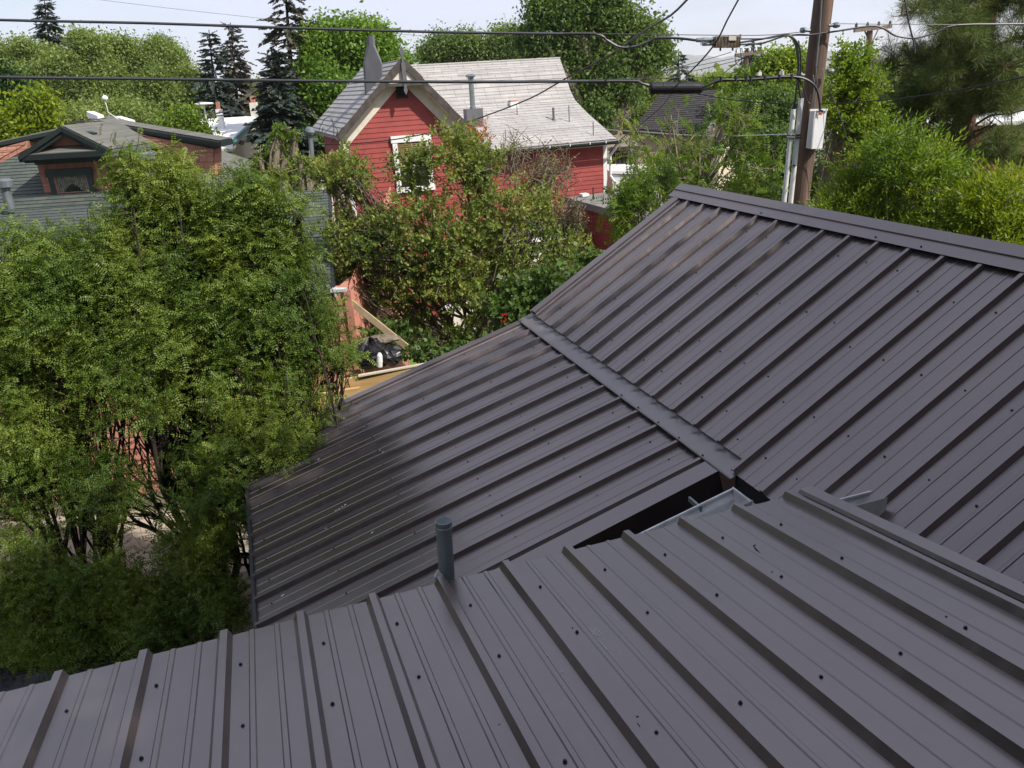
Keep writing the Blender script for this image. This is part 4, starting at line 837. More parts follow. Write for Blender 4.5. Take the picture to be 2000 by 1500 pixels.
q=onroof(1002,208); mb=MB(); mb.box(q+z_*.05,ed*.12,bkv*.14,z_*.08); sk=mb.build('roof_box',M['white'],red); mb=MB(); mb.box(q+z_*.15,ed*.1,bkv*.12,z_*.014); mb.build('lid',mat('rust_orange',(.5,.18,.08),.8),sk)
# big sheet-metal chimney on the left slope
cq=U(-1.1,0,0); X0=onP(716,189,pk,nml); mb=MB(); Yc=X0[1]+.02
def ring(px0,px1,py,dep=.36):
    a=W(px0,py,Yc); b=W(px1,py,Yc); zc=(a[2]+b[2])/2; d=np.array([-.2,.98,0])*dep; return [np.array([a[0],a[1],zc]),np.array([b[0],b[1],zc]),np.array([b[0],b[1],zc])+d,np.array([a[0],a[1],zc])+d]
R1,R2,R3,R4=ring(714,748,190),ring(710,747,125),ring(717,733,88,.2),ring(717,732,70,.2)
R1=[p-z_*.12 for p in R1]
def loft(A,Bq): 
    n=len(A); mb.add(A+Bq,[(i,(i+1)%n,n+(i+1)%n,n+i) for i in range(n)])
def cham(q,k): 
    o=[]; n=4
    for i in range(4): p,a,b=q[i],q[i-1],q[(i+1)%4]; o+=[p+(a-p)*k,p+(b-p)*k]
    return o
Q1,Q2,Q3,Q4=cham(R1,.06),cham(R2,.06),cham(R3,.28),cham(R4,.28); loft(Q1,Q2); loft(Q2,Q3); loft(Q3,Q4); mb.poly(Q4); mb.build('chimney',M['grey'],red,label='tall dark sheet metal chimney tapering to a round top')
# service conduit on the left corner, with cable loop
sm=W(606,262,19.4); mb=MB(); bz=W(617,420,19.4)
mb.tube([np.array([bz[0],bz[1],0]),bz,sm,sm+z_*.10+np.array([.02,-.03,0])],[.055,.055,.055,.06],10); mb.rev(sm+z_*.02-np.array([0,.02,0]),nrm(np.array([.25,-.3,1])),[(.06,-.05),(.11,0),(.12,.07),(.08,.13),(.02,.15)],14); mb.build('service_mast',M['galv'],red)
for pts in ([(615,262),(622,258),(626,246),(634,232),(643,228),(652,242),(660,256),(656,266),(662,278)],[(648,230),(652,250),(652,266),(660,275)],[(615,258),(624,262),(630,256),(631,248)],[(647,279),(655,266),(664,262)]):
    mb=MB(); mb.tube([W(x,y,19.35) for x,y in pts],.008,5); mb.build('service_cable',M['cable'],red)
for x in (628,652): 
    a=W(x,272,19.7); mb=MB(); mb.box(np.array([a[0],a[1]+.1,2.9]),u_*.05,v_*.02,z_*1.2); mb.build('downspout',M['cream'],red)
# ================================================================ brick annex and low roofs beside it
zA=2.75
A0,A1,A2,A3=Z(1106,386,zA),Z(1290,436,zA),Z(1330,392,zA),Z(1180,376,zA)
an=thing('annex','low dark red painted brick annex with a flat grey roof','annex',(A0*[1,1,0]+A1*[1,1,0])/2)
mb=MB(); mb.slab([A0,A1,A2,A3],-z_*.16); mb.build('roof',M['graveld'],an)
mb=MB(); dd=nrm(A1-A0); nn=np.array([dd[1],-dd[0],0]); nn=nn if nn[1]<0 else -nn
mb.slab([A0+nn*.03+z_*.02,A1+nn*.03+z_*.02,A1+nn*.03-z_*.15,A0+nn*.03-z_*.15],nn*.03); mb.build('fascia',M['grey'],an)
mb=MB(); mb.slab([np.array([*A0[:2],0]),np.array([*A1[:2],0]),A1-z_*.17,A0-z_*.17],-nn*.2); mb.slab([np.array([*A1[:2],0]),np.array([*A2[:2],0]),A2-z_*.17,A1-z_*.17],-dd*.2); mb.build('wall',M['brickred'],an)
q=Z(1141,384,zA); mb=MB(); mb.box(q+z_*.05,dd*.12,nn*.10,z_*.035); mb.tube([q-z_*.02,q+z_*.05],.03,8); mb.build('roof_vent',M['white'],an)
q=Z(1159,390,zA); mb=MB(); mb.tube([q,q+z_*.32],.022,8); mb.build('vent_pipe',M['redsh'],an)
zG=2.1
G0,G1=Z(985,476,zG),Z(1135,456,zG); gd=nrm(G1-G0); gn=np.array([-gd[1],gd[0],0])
gr=thing('shed','low shed with weathered grey roof and white front edge under the lilac','shed',(G0*[1,1,0]+G1*[1,1,0])/2)
mb=MB(); mb.slab([G0,G1,G1+gn*3.0+z_*.12,G0+gn*3.0+z_*.12],-z_*.1); mb.build('roof',M['shgrey2'],gr)
mb=MB(); mb.slab([G0-gn*.03+z_*.03,G1-gn*.03+z_*.03,G1-gn*.03-z_*.06,G0-gn*.03-z_*.06],gn*.03); mb.build('fascia',M['white'],gr)
mb=MB(); mb.slab([G0+gn*.2-z_*zG,G1+gn*.2-z_*zG,G1+gn*.2-z_*.08,G0+gn*.2-z_*.08],gn*.1); mb.build('wall',M['cream'],gr)
K0,K1=Z(1000,560,1.3),Z(1110,540,1.3)
sh=thing('potting_bench','pale painted low garden structure glimpsed behind the lilac stems','garden structure',((K0+K1)/2)*[1,1,0])
mb=MB(); mb.slab([K0,K1,K1+gn*1.2,K0+gn*1.2],-z_*.05); mb.build('top',M['white'],sh); mb=MB(); mb.slab([K0+gn*.05-z_*1.3,K1+gn*.05-z_*1.3,K1+gn*.05-z_*.06,K0+gn*.05-z_*.06],gn*.08); mb.build('panel',M['cream'],sh)
K0,K1=Z(860,606,.75),Z(960,590,.75); 
wb=thing('garden_wall','low pale wall seen between the lilac trunks','wall',((K0+K1)/2)*[1,1,0]); mb=MB(); mb.slab([K0-z_*.75,K1-z_*.75,K1,K0],gn*.2); mb.build('wall_body',M['cream'],wb); mb=MB(); mb.slab([K0-gn*.03+z_*.002,K1-gn*.03+z_*.002,K1+gn*.23+z_*.002,K0+gn*.23+z_*.002],z_*.05); mb.build('coping',M['white'],wb)
# ================================================================ bungalow with green shingles
X_=np.array([1.,0,0]); Y_=np.array([0,1.,0])
bun=thing('bungalow','low bungalow with grey green shingle roof, pink shingle dormers and pink lap siding','bungalow',(-8,17,0))
apx_=W(193,238,20.6); apb=W(212,226,23.5); ec=W(432,388,17.4); eb=W(537,349,20.6); ze_=(ec[2]+eb[2])/2
ec=Z(432,388,ze_); eb=Z(537,349,ze_); el=np.array([2*apx_[0]-ec[0],ec[1],ze_])
mb=MB(); lapped(mb,[apx_,ec,el],.14,.012,0,.01); mb.slab([apx_,ec,el],-z_*.08); mb.build('roof',M['shgreen'],bun,label='front hip slope with green grey shingles')
mb=MB(); ebk=eb+np.array([0,1.5,0]); lapped(mb,[apx_,apb,ebk,ec],.32,.004,0,.01); mb.slab([apx_,apb,ebk,ec],-z_*.08); mb.build('roof',M['shgrey2'],bun,label='smooth grey right hip slope')
mb=MB(); elb=np.array([2*apx_[0]-ebk[0],ebk[1],ze_]); lapped(mb,[apx_,el,elb,apb],.32,.004,0,.01); mb.slab([apx_,el,elb,apb],-z_*.08); mb.build('roof',M['shgrey2'],bun,label='left hip slope')
mb=MB(); mb.slab([apb,ebk,elb],-z_*.08); mb.build('roof',M['shgrey2'],bun,label='back hip slope')
mb=MB(); 
for i in range(26):
    t=(i+.5)/26; q=apx_*(1-t)+ec*t+z_*.03; d=nrm(ec-apx_); mb.box(q,d*.12,nrm(np.cross(d,z_))*.11,z_*.012+d*.004)
mb.build('hip_cap',M['shgrey2'],bun)
mb=MB(); mb.slab([el-z_*.06,ec-z_*.06,ec-z_*.17,el-z_*.17],-Y_*.03); mb.slab([ec-z_*.06,ebk-z_*.06,ebk-z_*.17,ec-z_*.17],X_*.03); mb.build('fascia',M['darkg'],bun)
mb=MB(); mb.slab([el+X_*.4+Y_*.35-z_*ze_,ec-X_*.4+Y_*.35-z_*ze_,ec-X_*.4+Y_*.35-z_*.12,el+X_*.4+Y_*.35-z_*.12],Y_*.12); mb.slab([ec-X_*.4+Y_*.35-z_*ze_,ebk-X_*.4-z_*ze_,ebk-X_*.4-z_*.12,ec-X_*.4+Y_*.35-z_*.12],-X_*.12); mb.build('wall',M['pink'],bun)
# rear extension, lower roof towards the camera
e0=W(648,567,10.9); zE=e0[2]; e1=Z(-160,640,zE); e1=np.array([-10.5,e0[1]-.35,zE]); t0=W(642,371,16.0); t1=np.array([-10.5,15.6,t0[2]])
ext=[t1,t0,e0,e1]
mb=MB(); lapped(mb,ext,.19,.012,.004,.01); mb.slab(ext,-z_*.08); mb.build('roof',M['shgreen'],bun,label='lower rear roof with wide green courses')
mb=MB(); rd=nrm(e0-t0); mb.slab([t0+z_*.03,e0+z_*.03,e0-z_*.14,t0-z_*.14],X_*.04); mb.build('rake_board',M['darkg'],bun)
mb=MB(); mb.slab([e1-z_*.02,e0+X_*.03-z_*.02,e0+X_*.03-z_*.15,e1-z_*.15],-Y_*.10); mb.build('gutter',M['darkg'],bun)
mb=MB(); q=W(662,566,10.7); mb.box(q+z_*.0,X_*.11,Y_*.06,z_*.02); mb.box(q-z_*.03-X_*.05,X_*.02,Y_*.05,z_*.06); mb.build('downspout_elbow',M['gutter'],bun)
ew=np.array([W(683,600,11.3)[0],11.3,0]); mb=MB()
yw=lambda x:11.3+(x-ew[0])*.045
wl0=np.array([-10.6,yw(-10.6),0])
lapped(mb,[wl0+z_*.25,ew+z_*.25,ew+z_*(zE-.06),wl0+z_*(zE-.06)],.205,.022,.003); mb.slab([wl0+Y_*.03,ew+Y_*.03,ew+Y_*.03+z_*(zE-.06),wl0+Y_*.03+z_*(zE-.06)],Y_*.1)
mb.build('wall',M['pink'],bun,label='pink lap siding wall behind the locust shrubs')
mb=MB(); e2=ew+np.array([.35,3.2,0]); lapped(mb,[ew+z_*.25+Y_*.03,e2+z_*.25,e2+z_*(zE-.0+1.0),ew+z_*(zE-.06)+Y_*.03],.205,.022); mb.slab([ew-X_*.03+Y_*.13,e2-X_*.03,e2-X_*.03+z_*zE,ew-X_*.03+Y_*.13+z_*(zE-.06)],-X_*.1); mb.build('wall',M['pink'],bun,label='short end wall of the pink extension')
mb=MB(); mb.box(ew+z_*1.6-Y_*.03,X_*.05,Y_*.02,z_*1.5); mb.build('corner_board',M['pink'],bun)
# front dormer
dz=Z; Yd=17.75
def D(x,y,dy=0): return W(x,y,Yd+dy)
lw,rw=D(75,330),D(218,318); zb_=D(150,385)[2]; zt_=D(150,322)[2]; dm=(lw[0]+rw[0])/2; hw=(rw[0]-lw[0])/2
P_=lambda x,z,d=0:np.array([dm+x,Yd+d,z])
wd=D(140,360)
wx=(D(182,360)[0]-D(103,360)[0])/2; wcx=(D(182,360)[0]+D(103,360)[0])/2-dm; wz0,wz1=D(140,381)[2],D(140,337)[2]
mb=MB()
for x0,x1 in ((-hw,wcx-wx-.07),(wcx+wx+.07,hw)): lapped(mb,[P_(x0,zb_),P_(x1,zb_),P_(x1,zt_+.2),P_(x0,zt_+.2)],.125,.012)
lapped(mb,[P_(hw,zb_-.1,.0),P_(hw,zb_+.2,2.2),P_(hw,zt_+.2,2.2),P_(hw,zt_+.2,0)],.125,.012); lapped(mb,[P_(-hw,zb_-.1,.0),P_(-hw,zb_+.2,2.2),P_(-hw,zt_+.2,2.2),P_(-hw,zt_+.2,0)],.125,.012)
mb.slab([P_(-hw+.02,zb_-.3,.02),P_(hw-.02,zb_-.3,.02),P_(hw-.02,zt_+.2,.02),P_(-hw+.02,zt_+.2,.02)],Y_*2.2)
dormer=mb.build('dormer',M['pinkb'],bun,label='front dormer with one square window')
mb=MB(); zf=D(150,305)[2]; mb.box(P_(0,zf+.02,-.03),X_*(hw+.02),Y_*.03,z_*.15); mb.build('frieze_board',M['green'],dormer)
fr_u,fr_v=X_,Y_
fnD=lambda x,z,d:P_(x,z,d)
wo=win(dormer,wcx,(wz0+wz1)/2,wx-.02,(wz1-wz0)/2,-.02,fnD,M['green'],M['glass'],trim=.11,mull=False)
mb=MB(); hh=(wz1-wz0)/2-.045; h2=wx-.075; zc=(wz0+wz1)/2
for s_ in (-1,1): mb.box(P_(wcx+s_*h2,zc,-.035),X_*.028,Y_*.012,z_*(hh+.028)); mb.box(P_(wcx,zc+s_*hh,-.035),X_*h2,Y_*.013,z_*.028)
mb.build('sash',M['pink'],wo)
mb=MB()
for i in range(14):
    x=-h2+.03+(2*h2-.06)*i/13; t=abs(i-6.5)/6.5; ln=.16+.34*t**1.5; mb.slab([P_(wcx+x-.022,zc+hh-.03,-.031+.004*(i%2)),P_(wcx+x+.022,zc+hh-.03,-.031+.004*((i+1)%2)),P_(wcx+x+.022,zc+hh-.03-ln,-.031+.004*((i+1)%2)),P_(wcx+x-.022,zc+hh-.03-ln,-.031+.004*(i%2))],Y_*.002)
mb.build('curtain',M['curtain'],wo)
# dormer roof: gable with pent skirt
pa=W(120,247,Yd-.30); la_=W(37,304,Yd-.45); ra_=W(216,294,Yd-.45); zs=(la_[2]+ra_[2])/2; xm=pa[0]; hwR=(ra_[0]-la_[0])/2; xm=(ra_[0]+la_[0])/2
PK=np.array([xm,Yd-.30,pa[2]]); LA=np.array([xm-hwR,Yd-.45,zs]); RA=np.array([xm+hwR,Yd-.45,zs])
for a,nm in ((LA,'left'),(RA,'right')):
    mb=MB(); bb_=a+Y_*2.6; pb_=PK+Y_*2.9; lapped(mb,[PK,a,bb_,pb_],.30,.005,0,.02); mb.slab([PK,a,bb_,pb_],-z_*.09); mb.build('dormer_roof',M['shgrey2'],dormer)
    mb=MB(); d=nrm(a-PK); up=nrm(np.cross(d,Y_)); up=up if up[2]>0 else -up
    mb.slab([PK+up*.0,a+up*.0,a-up*.09,PK-up*.09],-Y_*.07); mb.slab([PK-up*.09,a-up*.09,a-up*.16+Y_*.0,PK-up*.16],-Y_*.03); mb.build('rake_board',M['darkg'],dormer)
    mb=MB(); f=nrm(a-PK); mb.slab([bb_-z_*.01,a-z_*.01,a-z_*.13,bb_-z_*.13],(X_ if a is RA else -X_)*.03); mb.build('fascia',M['galv'] if a is RA else M['darkg'],dormer)
mb=MB(); mb.slab([PK+Y_*.22-z_*.1,LA+Y_*.37+X_*.1,RA+Y_*.37-X_*.1],Y_*.05); mb.build('gable_panel',M['pink'],dormer)
mb=MB(); s0,s1=LA+z_*.02,RA+z_*.02; mb.slab([s0-Y_*.02,s1-Y_*.02,s1+Y_*.42+z_*.13-X_*.25,s0+Y_*.42+z_*.13+X_*.25],-z_*.03); mb.build('pent_roof',M['shgrey2'],dormer)
mb=MB(); mb.box((LA+RA)/2-z_*.05,X_*(hwR),Y_*.04,z_*.055); mb.box((LA+RA)/2-z_*.13+Y_*.05,X_*(hwR-.08),Y_*.04,z_*.03); mb.build('cornice',M['darkg'],dormer)
mb=MB(); q=onP(172,259,PK,nrm(np.cross(RA-PK,Y_))); mb.slab([q-X_*.12-Y_*.1,q+X_*.14-Y_*.1-z_*.07,q+X_*.14+Y_*.12-z_*.07,q-X_*.12+Y_*.12],z_*.06); mb.build('roof_vent',M['darkg'],dormer)
# long side dormers
def shed(sign,label):
    f=lambda p:p if sign>0 else np.array([2*apx_[0]-p[0],p[1],p[2]])
    T0=f(W(187,236,20.3)); T1=f(W(428,276,18.7)); yb=2.4
    T0[2]=max(T0[2],T1[2]+.35); c0=f(W(268,262,19.6)); c1=f(W(418,291,18.95)); c2=f(W(417,338,18.95)); c3=f(W(275,268,19.6)); yb=.5
    mb=MB(); lapped(mb,[c0,c1,c2,c3] if sign>0 else [c0,c1,c2,c3],.125,.012); mb.slab([c0+Y_*.03,c1+Y_*.03,c2+Y_*.03-z_*.1,c3+Y_*.03-z_*.1],Y_*yb)
    d=mb.build('dormer',M['pinkb'],bun,label=label)
    A=T0; Bp=T1; mb=MB(); lapped(mb,[A,Bp,Bp+Y_*(yb+.4),A+Y_*(yb+.4)],.30,.004,0,.02); mb.slab([A,Bp,Bp+Y_*(yb+.4),A+Y_*(yb+.4)],-z_*.05); mb.build('dormer_roof',M['shgrey2'],d)
    mb=MB(); mb.slab([A-z_*.04,Bp-z_*.02,Bp-z_*.10,A-z_*.12],-Y_*.06); mb.slab([A-z_*.12,Bp-z_*.10,Bp-z_*.16+Y_*.05,A-z_*.18+Y_*.05],-Y_*.03); mb.build('rake_board',M['darkg'],d)
    mb=MB(); s=nrm(Bp-A); mb.slab([Bp+z_*.01,Bp+Y_*(yb+.4)+z_*.01,Bp+Y_*(yb+.4)-z_*.12,Bp-z_*.12],s*.03); mb.build('fascia',M['darkg'],d)
SHD=.5
shed(1,'long right side dormer with pink shingled cheek'); shed(-1,'left side dormer, only its pink cheek corner in view')
# roof pipes
def rpipe(x,y0,y1,Y,r,cap,label=None,m='galv'):
    a,b=W(x,y0,Y),W(x,y1,Y); mb=MB(); b=np.array([a[0],a[1],b[2]]); h=b[2]-a[2]
    pr=[(r,0),(r,h*.72)]+([(r*1.9,h*.74),(r*2.0,h*.95),(r*1.5,h),(r*.2,h+.01)] if cap else [(r,h)]); mb.rev(a,z_,pr,16); mb.build('roof_vent',M[m],bun,label=label)
rpipe(21,408,349,15.4,.085,True); rpipe(292,348,297,17.0,.085,True); rpipe(216,391,380,16.6,.13,True)
mb=MB(); q=W(205,192,22); mb.rev(q,z_,[(.02,-.06),(.07,-.03),(.08,0),(.06,.05),(.01,.08)],12); mb.tube([W(x,y,22) for x,y in ((205,197),(209,210),(211,219),(228,231),(235,236))],.012,5); mb.tube([W(204,194,22),W(202,183,22)],.006,4); mb.build('antenna',M['conduit'],bun)
mb=MB(); 
for pts in ([(127,246),(140,251),(150,249),(165,245),(168,241),(150,238)],[(140,240),(146,237),(155,235),(165,238),(180,236)],[(160,237),(175,232),(190,233),(208,230)]): mb.tube([W(x,y,19.3+(x-120)*.008) for x,y in pts],.012,5)
mb.build('service_cable',M['cable'],bun)
for xa,xb,yy in ((170,190,222),(226,252,232)):
    mb=MB(); a,b=W(xa,yy+3,23.4),W(xb,yy+6,23.2); mb.slab([a-z_*.1,b-z_*.1,b+z_*.03,a+z_*.10],Y_*.4); mb.build('skylight',M['white'],bun)
# ================================================================ new wooden board fence, plank, junk
fe=thing('board_fence','new golden timber retaining boards between pink wall and metal roof','fence',W(700,800,9.2)*[1,1,0])
fy=lambda x,y,Y:W(x,y,Y)
for (p0,p1,q1,q0) in (((655,744),(842,712),(842,745),(655,778)),((655,779.5),(800,754),(790,780),(655,792)),((598,774),(700,758),(690,800),(598,808))):
    Yk=9.2 if p0[0]>600 else 9.0
    mb=MB(); mb.slab([W(*p0,Yk),W(*p1,Yk+.15),W(*q1,Yk+.15),W(*q0,Yk)],np.array([.02,.06,0])); mb.build('board',M['lumber'],fe)
mb=MB(); mb.slab([W(700,737,9.2),W(842,711,9.35),W(842,709,9.45),W(700,734,9.3)],z_*.02); mb.build('top_rail',mat('pale_sapwood',(.62,.55,.42),.8),fe)
mb=MB(); q=W(598,795,8.95); mb.box(q-z_*.3,X_*.035,Y_*.03,z_*.42); mb.build('post',mat('grey_weathered_post',(.10,.085,.07),.9,bump=.4,bs=30),fe)
a,b=W(662,572,11.4),W(795,678,10.9); mb=MB(); d=nrm(b-a); s=nrm(np.cross(d,Y_)); mb.box((a+b)/2,d*np.linalg.norm(b-a)/2,s*.045,nrm(np.cross(d,s))*.02)
tag(mb.build('plank',mat('sawn_plank',(.46,.36,.22),.85,c2=(.36,.27,.16),ns=8)),'pale sawn plank leaning diagonally against the corner of the pink wall','plank')
jp=thing('junk_pile','heap covered with crumpled black plastic beside the lilac','junk pile',W(740,690,10.6)*[1,1,0])
def lumpy(mb,c,r,seed,n=14,m_=9,amp=.22):
    g=np.random.default_rng(seed); v=[];f=[]; ph=g.uniform(0,6,6)
    for i in range(m_+1):
        th=math.pi*i/m_
        for k in range(n):
            az=2*math.pi*k/n; rr_=1+amp*(math.sin(3*az+ph[0]+2*th)*.5+math.sin(5*az+ph[1])*math.sin(4*th+ph[2])*.5)+g.uniform(-.06,.06); v.append(c+np.array([math.cos(az)*math.sin(th),math.sin(az)*math.sin(th),math.cos(th)])*rr_*np.array(r))
    f=[(i*n+k,i*n+(k+1)%n,(i+1)*n+(k+1)%n,(i+1)*n+k) for i in range(m_) for k in range(n)]; mb.add(v,f)
mb=MB(); lumpy(mb,W(725,690,10.6),(.28,.3,.2),1,22,14); mb.build('tarp',M['tarp'],jp); mb=MB(); lumpy(mb,W(745,662,10.8),(.3,.15,.05),2); mb.build('board',M['bark'],jp)
mb=MB(); q=W(738,690,10.3); mb.rev(q-z_*.2,nrm(np.array([.1,.1,1])),[(.04,0),(.045,.08),(.04,.16),(.02,.2)],14); mb.build('jug',M['white'],jp)
mb=MB(); lumpy(mb,W(765,694,10.5),(.16,.2,.14),3,14,9); mb.build('bag',M['tarp'],jp)
mb=MB(); lumpy(mb,W(130,1330,6.6)*[1,1,0]+z_*.35,(1.3,.6,.55),5,40,24,.05); tag(mb.build('dark_heap',M['tarp'],smooth=True),'black plastic covered heap in the dark corner below the nearest roof','pile')  # dark lump added to stand in for the deep shade here
# ================================================================ neighbouring buildings far behind
def Q(mb,pts,d): mb.slab([W(*p) for p in pts],np.asarray(d,float))
wh=thing('house','cream house with a white roof, brick chimneys and teal rake board at left','house',W(420,300,30)*[1,1,0])
mb=MB(); Q(mb,[(345,236,33),(500,226,33),(443,282,28.5),(335,276,28.5)],(0,0,-.12)); mb.build('roof',M['wroof'],wh)
mb=MB(); Q(mb,[(500,231,32.9),(500,238,32.9),(447,287,28.5),(443,282,28.5)],(.1,-.1,0)); mb.build('rake_board',mat('teal_trim',(.03,.13,.12),.6),wh)
mb=MB(); e=[W(502,234,33.3),W(449,286,28.7),W(449,286,28.7),W(502,234,33.3)]; e[2]=e[2]*[1,1,0]; e[3]=e[3]*[1,1,0]; mb.slab(e,(-.1,.02,0)); mb.slab([W(502,234,33.3),W(502,234,33.3)*[1,1,0],(W(502,234,33.3)+np.array([2.2,3,0]))*[1,1,0],W(502,234,33.3)+np.array([2.2,3,-1.5])],(-.1,.1,0)); mb.build('wall',mat('cream_stucco',(.50,.46,.34),.9,c2=(.42,.38,.27),ns=1),wh)
mb=MB(); Q(mb,[(345,284,28.3),(455,282,28.3),(455,291,27.6),(345,292,27.6)],(0,0,-.08)); mb.build('porch_roof',M['wroof'],wh)
mb=MB(); Q(mb,[(340,288,28.6),(446,288,28.6),(446,330,28.6),(340,330,28.6)],(0,.1,0)); mb.build('wall',M['cream'],wh,label='shaded front wall below the white roof')
for x,y0,y1,w0,Yc,lb in ((431,234,213,.10,31,'shorter chimney with orange pot'),(499,228,200,.13,33,'taller chimney with orange brick neck')):
    a=W(x,y0,Yc); b=W(x,y1,Yc); mb=MB(); mb.box(np.array([a[0],a[1],(a[2]+b[2])/2-.2]),X_*w0,Y_*w0,z_*((b[2]-a[2])/2+.2)); c=mb.build('chimney',M['white'] if w0<.12 else M['cream'],wh,label=lb); mb=MB(); mb.box(np.array([a[0],a[1],b[2]+.11]),X_*w0*.6,Y_*w0*.6,z_*.14); mb.build('chimney_pot',M['obrick'],c)
mb=MB(); a=W(398,203,29); mb.rev(a,z_,[(.28,-.03),(.34,.0),(.30,.03),(.05,.06)],20); mb.tube([a,W(407,262,29)],.03,6); tag(mb.build('disc_lamp',M['conduit']),'flat grey disc on a thin mast in front of the white roof','mast')
mb=MB()
for l in ([(347,228),(420,222),(466,213)],[(352,232),(430,226),(470,220)]): mb.tube([W(x,y,30) for x,y in l],.025,5)
for i in range(8): mb.tube([W(350+i*15,230-i*1.8,29.8),W(357+i*15,224-i*1.6,30.2)],.015,4)
mb.tube([W(410,224,30),W(412,238,30)],.02,5)
tag(mb.build('roof_antenna',M['cableg']),'long horizontal roof antenna above the white roof','antenna')
th=thing('house','tan stucco house with a steep charcoal shingle roof','house',W(1350,300,32)*[1,1,0])
mb=MB(); r1,r2,e1_,e2_=W(1292,180,34),W(1434,176,34),W(1238,252,31),W(1372,266,31); lapped(mb,[r1,r2,e2_,e1_],.16,.02,0,.02); mb.slab([r1,r2,e2_,e1_],-z_*.1); mb.build('roof',M['shdark'],th)
mb=MB(); e3=r2+(r2-e2_)*[1,1,-1]*1.0; e3=np.array([W(1482,250,36)[0],36,e2_[2]]); mb.slab([r1,r2,e3,e3+(r1-r2)],-z_*.1); mb.build('roof',M['shdark'],th,label='back slope of the charcoal roof')
mb=MB(); mb.slab([r2-z_*.05,e2_-z_*.05,e2_*[1,1,0],e3*[1,1,0],e3-z_*.05],(-.1,.05,0)); mb.build('wall',M['stuccol'],th,label='pale gable wall')
mb=MB(); mb.slab([e1_*[1,1,0]+[.2,.3,0],e2_*[1,1,0]+[0,.3,0],e2_+[0,.3,-.1],e1_+[.2,.3,-.1]],(0,.1,0)); mb.build('wall',M['stucco'],th,label='tan side wall under the eave')
mb=MB(); Q(mb,[(1276,262,31.1),(1284,262,31.1),(1284,275,31.1),(1276,275,31.1)],(0,.05,0)); mb.build('window',M['glass'],th)
for a,b in ((r2,e2_),(r2,e3)):
    mb=MB(); mb.slab([a+z_*.05,b+z_*.05,b-z_*.12,a-z_*.12],(.12,-.05,0)); mb.build('rake_board',M['cream'],th)
br=thing('house','brown shingled house with tan upper wall right of the red house','house',W(1215,300,30)*[1,1,0])
mb=MB(); Q(mb,[(1150,172,33),(1197,172,33),(1232,224,30.6),(1150,228,30.6)],(0,0,-.12)); mb.build('roof',M['shbrown'],br,label='upper brown roof')
mb=MB(); Q(mb,[(1150,228,31),(1216,226,31),(1216,266,31),(1150,266,31)],(0,.15,0)); mb.build('wall',mat('tan_wall',(.42,.30,.21),.9),br)
mb=MB(); Q(mb,[(1216,226,31),(1224,226,31.5),(1249,276,30.3),(1216,266,31)],(0,.15,0)); mb.build('gable_wall',M['shbrown'],br)
mb=MB(); Q(mb,[(1180,262,31),(1226,262,31),(1250,285,29),(1186,288,29)],(0,0,-.12)); mb.build('roof',M['shbrown'],br,label='lower brown porch roof')
mb=MB(); Q(mb,[(1192,288,29.3),(1246,286,29.3),(1246,360,29.3),(1192,360,29.3)],(0,.15,0)); mb.build('porch_wall',M['darkg'],br)
mb=MB(); Q(mb,[(1192,287,29),(1250,285,29),(1250,288,29),(1192,290,29)],(0,-.06,0)); mb.build('fascia',M['green'],br)
w_=MB(); Q(w_,[(1202,292,29.2),(1228,292,29.2),(1228,322,29.2),(1202,322,29.2)],(0,.04,0)); w2=w_.build('window',M['stuccol'],br)
for i in range(3): w_=MB(); Q(w_,[(1204+8*i,295,29.15),(1210+8*i,295,29.15),(1210+8*i,320,29.15),(1204+8*i,320,29.15)],(0,.02,0)); w_.build('pane',M['glass'],w2)
mb=MB(); Q(mb,[(1194,214,30.9),(1216,213,30.9),(1222,221,30.5),(1196,223,30.5)],(0,0,.05)); mb.build('solar_panel',mat('solar_panel_glass',(.20,.24,.30),.2),br)
ob=thing('brick_building','orange brick building with a white flat roof edge in the distance','building',W(1260,240,55)*[1,1,0])
mb=MB(); Q(mb,[(1203,202,55),(1298,196,55),(1298,290,55),(1203,290,55)],(0,4,0)); mb.build('wall',M['obrick'],ob)
mb=MB(); Q(mb,[(1206,193,54.8),(1296,186,54.8),(1296,196,54.8),(1206,201,54.8)],(0,.4,0)); mb.build('parapet',M['white'],ob)
mb=MB(); Q(mb,[(1202,186,54.6),(1206,186,54.6),(1206,204,54.6),(1202,204,54.6)],(0,.5,0)); mb.build('pilaster',M['obrick'],ob)
tb=thing('office_block','plain tan block above the orange brick building','building',W(1205,190,90)*[1,1,0])
mb=MB(); Q(mb,[(1196,168,90),(1218,168,90),(1218,220,90),(1196,220,90)],(0,6,0)); mb.build('wall',mat('peach_wall',(.55,.38,.24),.9),tb); mb=MB(); Q(mb,[(1195,166,89.8),(1219,166,89.8),(1219,169,89.8),(1195,169,89.8)],(0,.4,0)); mb.build('parapet',M['cream'],tb)
wb_=thing('office_block','pale block with an orange top edge beside the tan block','building',W(1230,200,80)*[1,1,0])
mb=MB(); Q(mb,[(1216,183,80),(1244,181,80),(1244,230,80),(1216,230,80)],(0,6,0)); mb.build('wall',M['cream'],wb_); mb=MB(); Q(mb,[(1214,184,79.8),(1246,182,79.8),(1246,187,79.8),(1214,189,79.8)],(0,.4,0)); mb.build('parapet',M['obrick'],wb_)
tw=thing('glass_tower','slim grey blue tower far away, rising beside the splice case','tower',W(1238,190,420)*[1,1,0])
mb=MB(); Q(mb,[(1231,143,420),(1247,143,420),(1247,190,420),(1231,190,420)],(0,14,0)); mb.build('wall',mat('blue_grey_glass',(.18,.24,.32),.3),tw)
for i in range(5): mb=MB(); Q(mb,[(1232+3*i,143,419),(1233+3*i,143,419),(1233+3*i,190,419),(1232+3*i,190,419)],(0,.5,0)); mb.build('mullion',M['white'],tw)
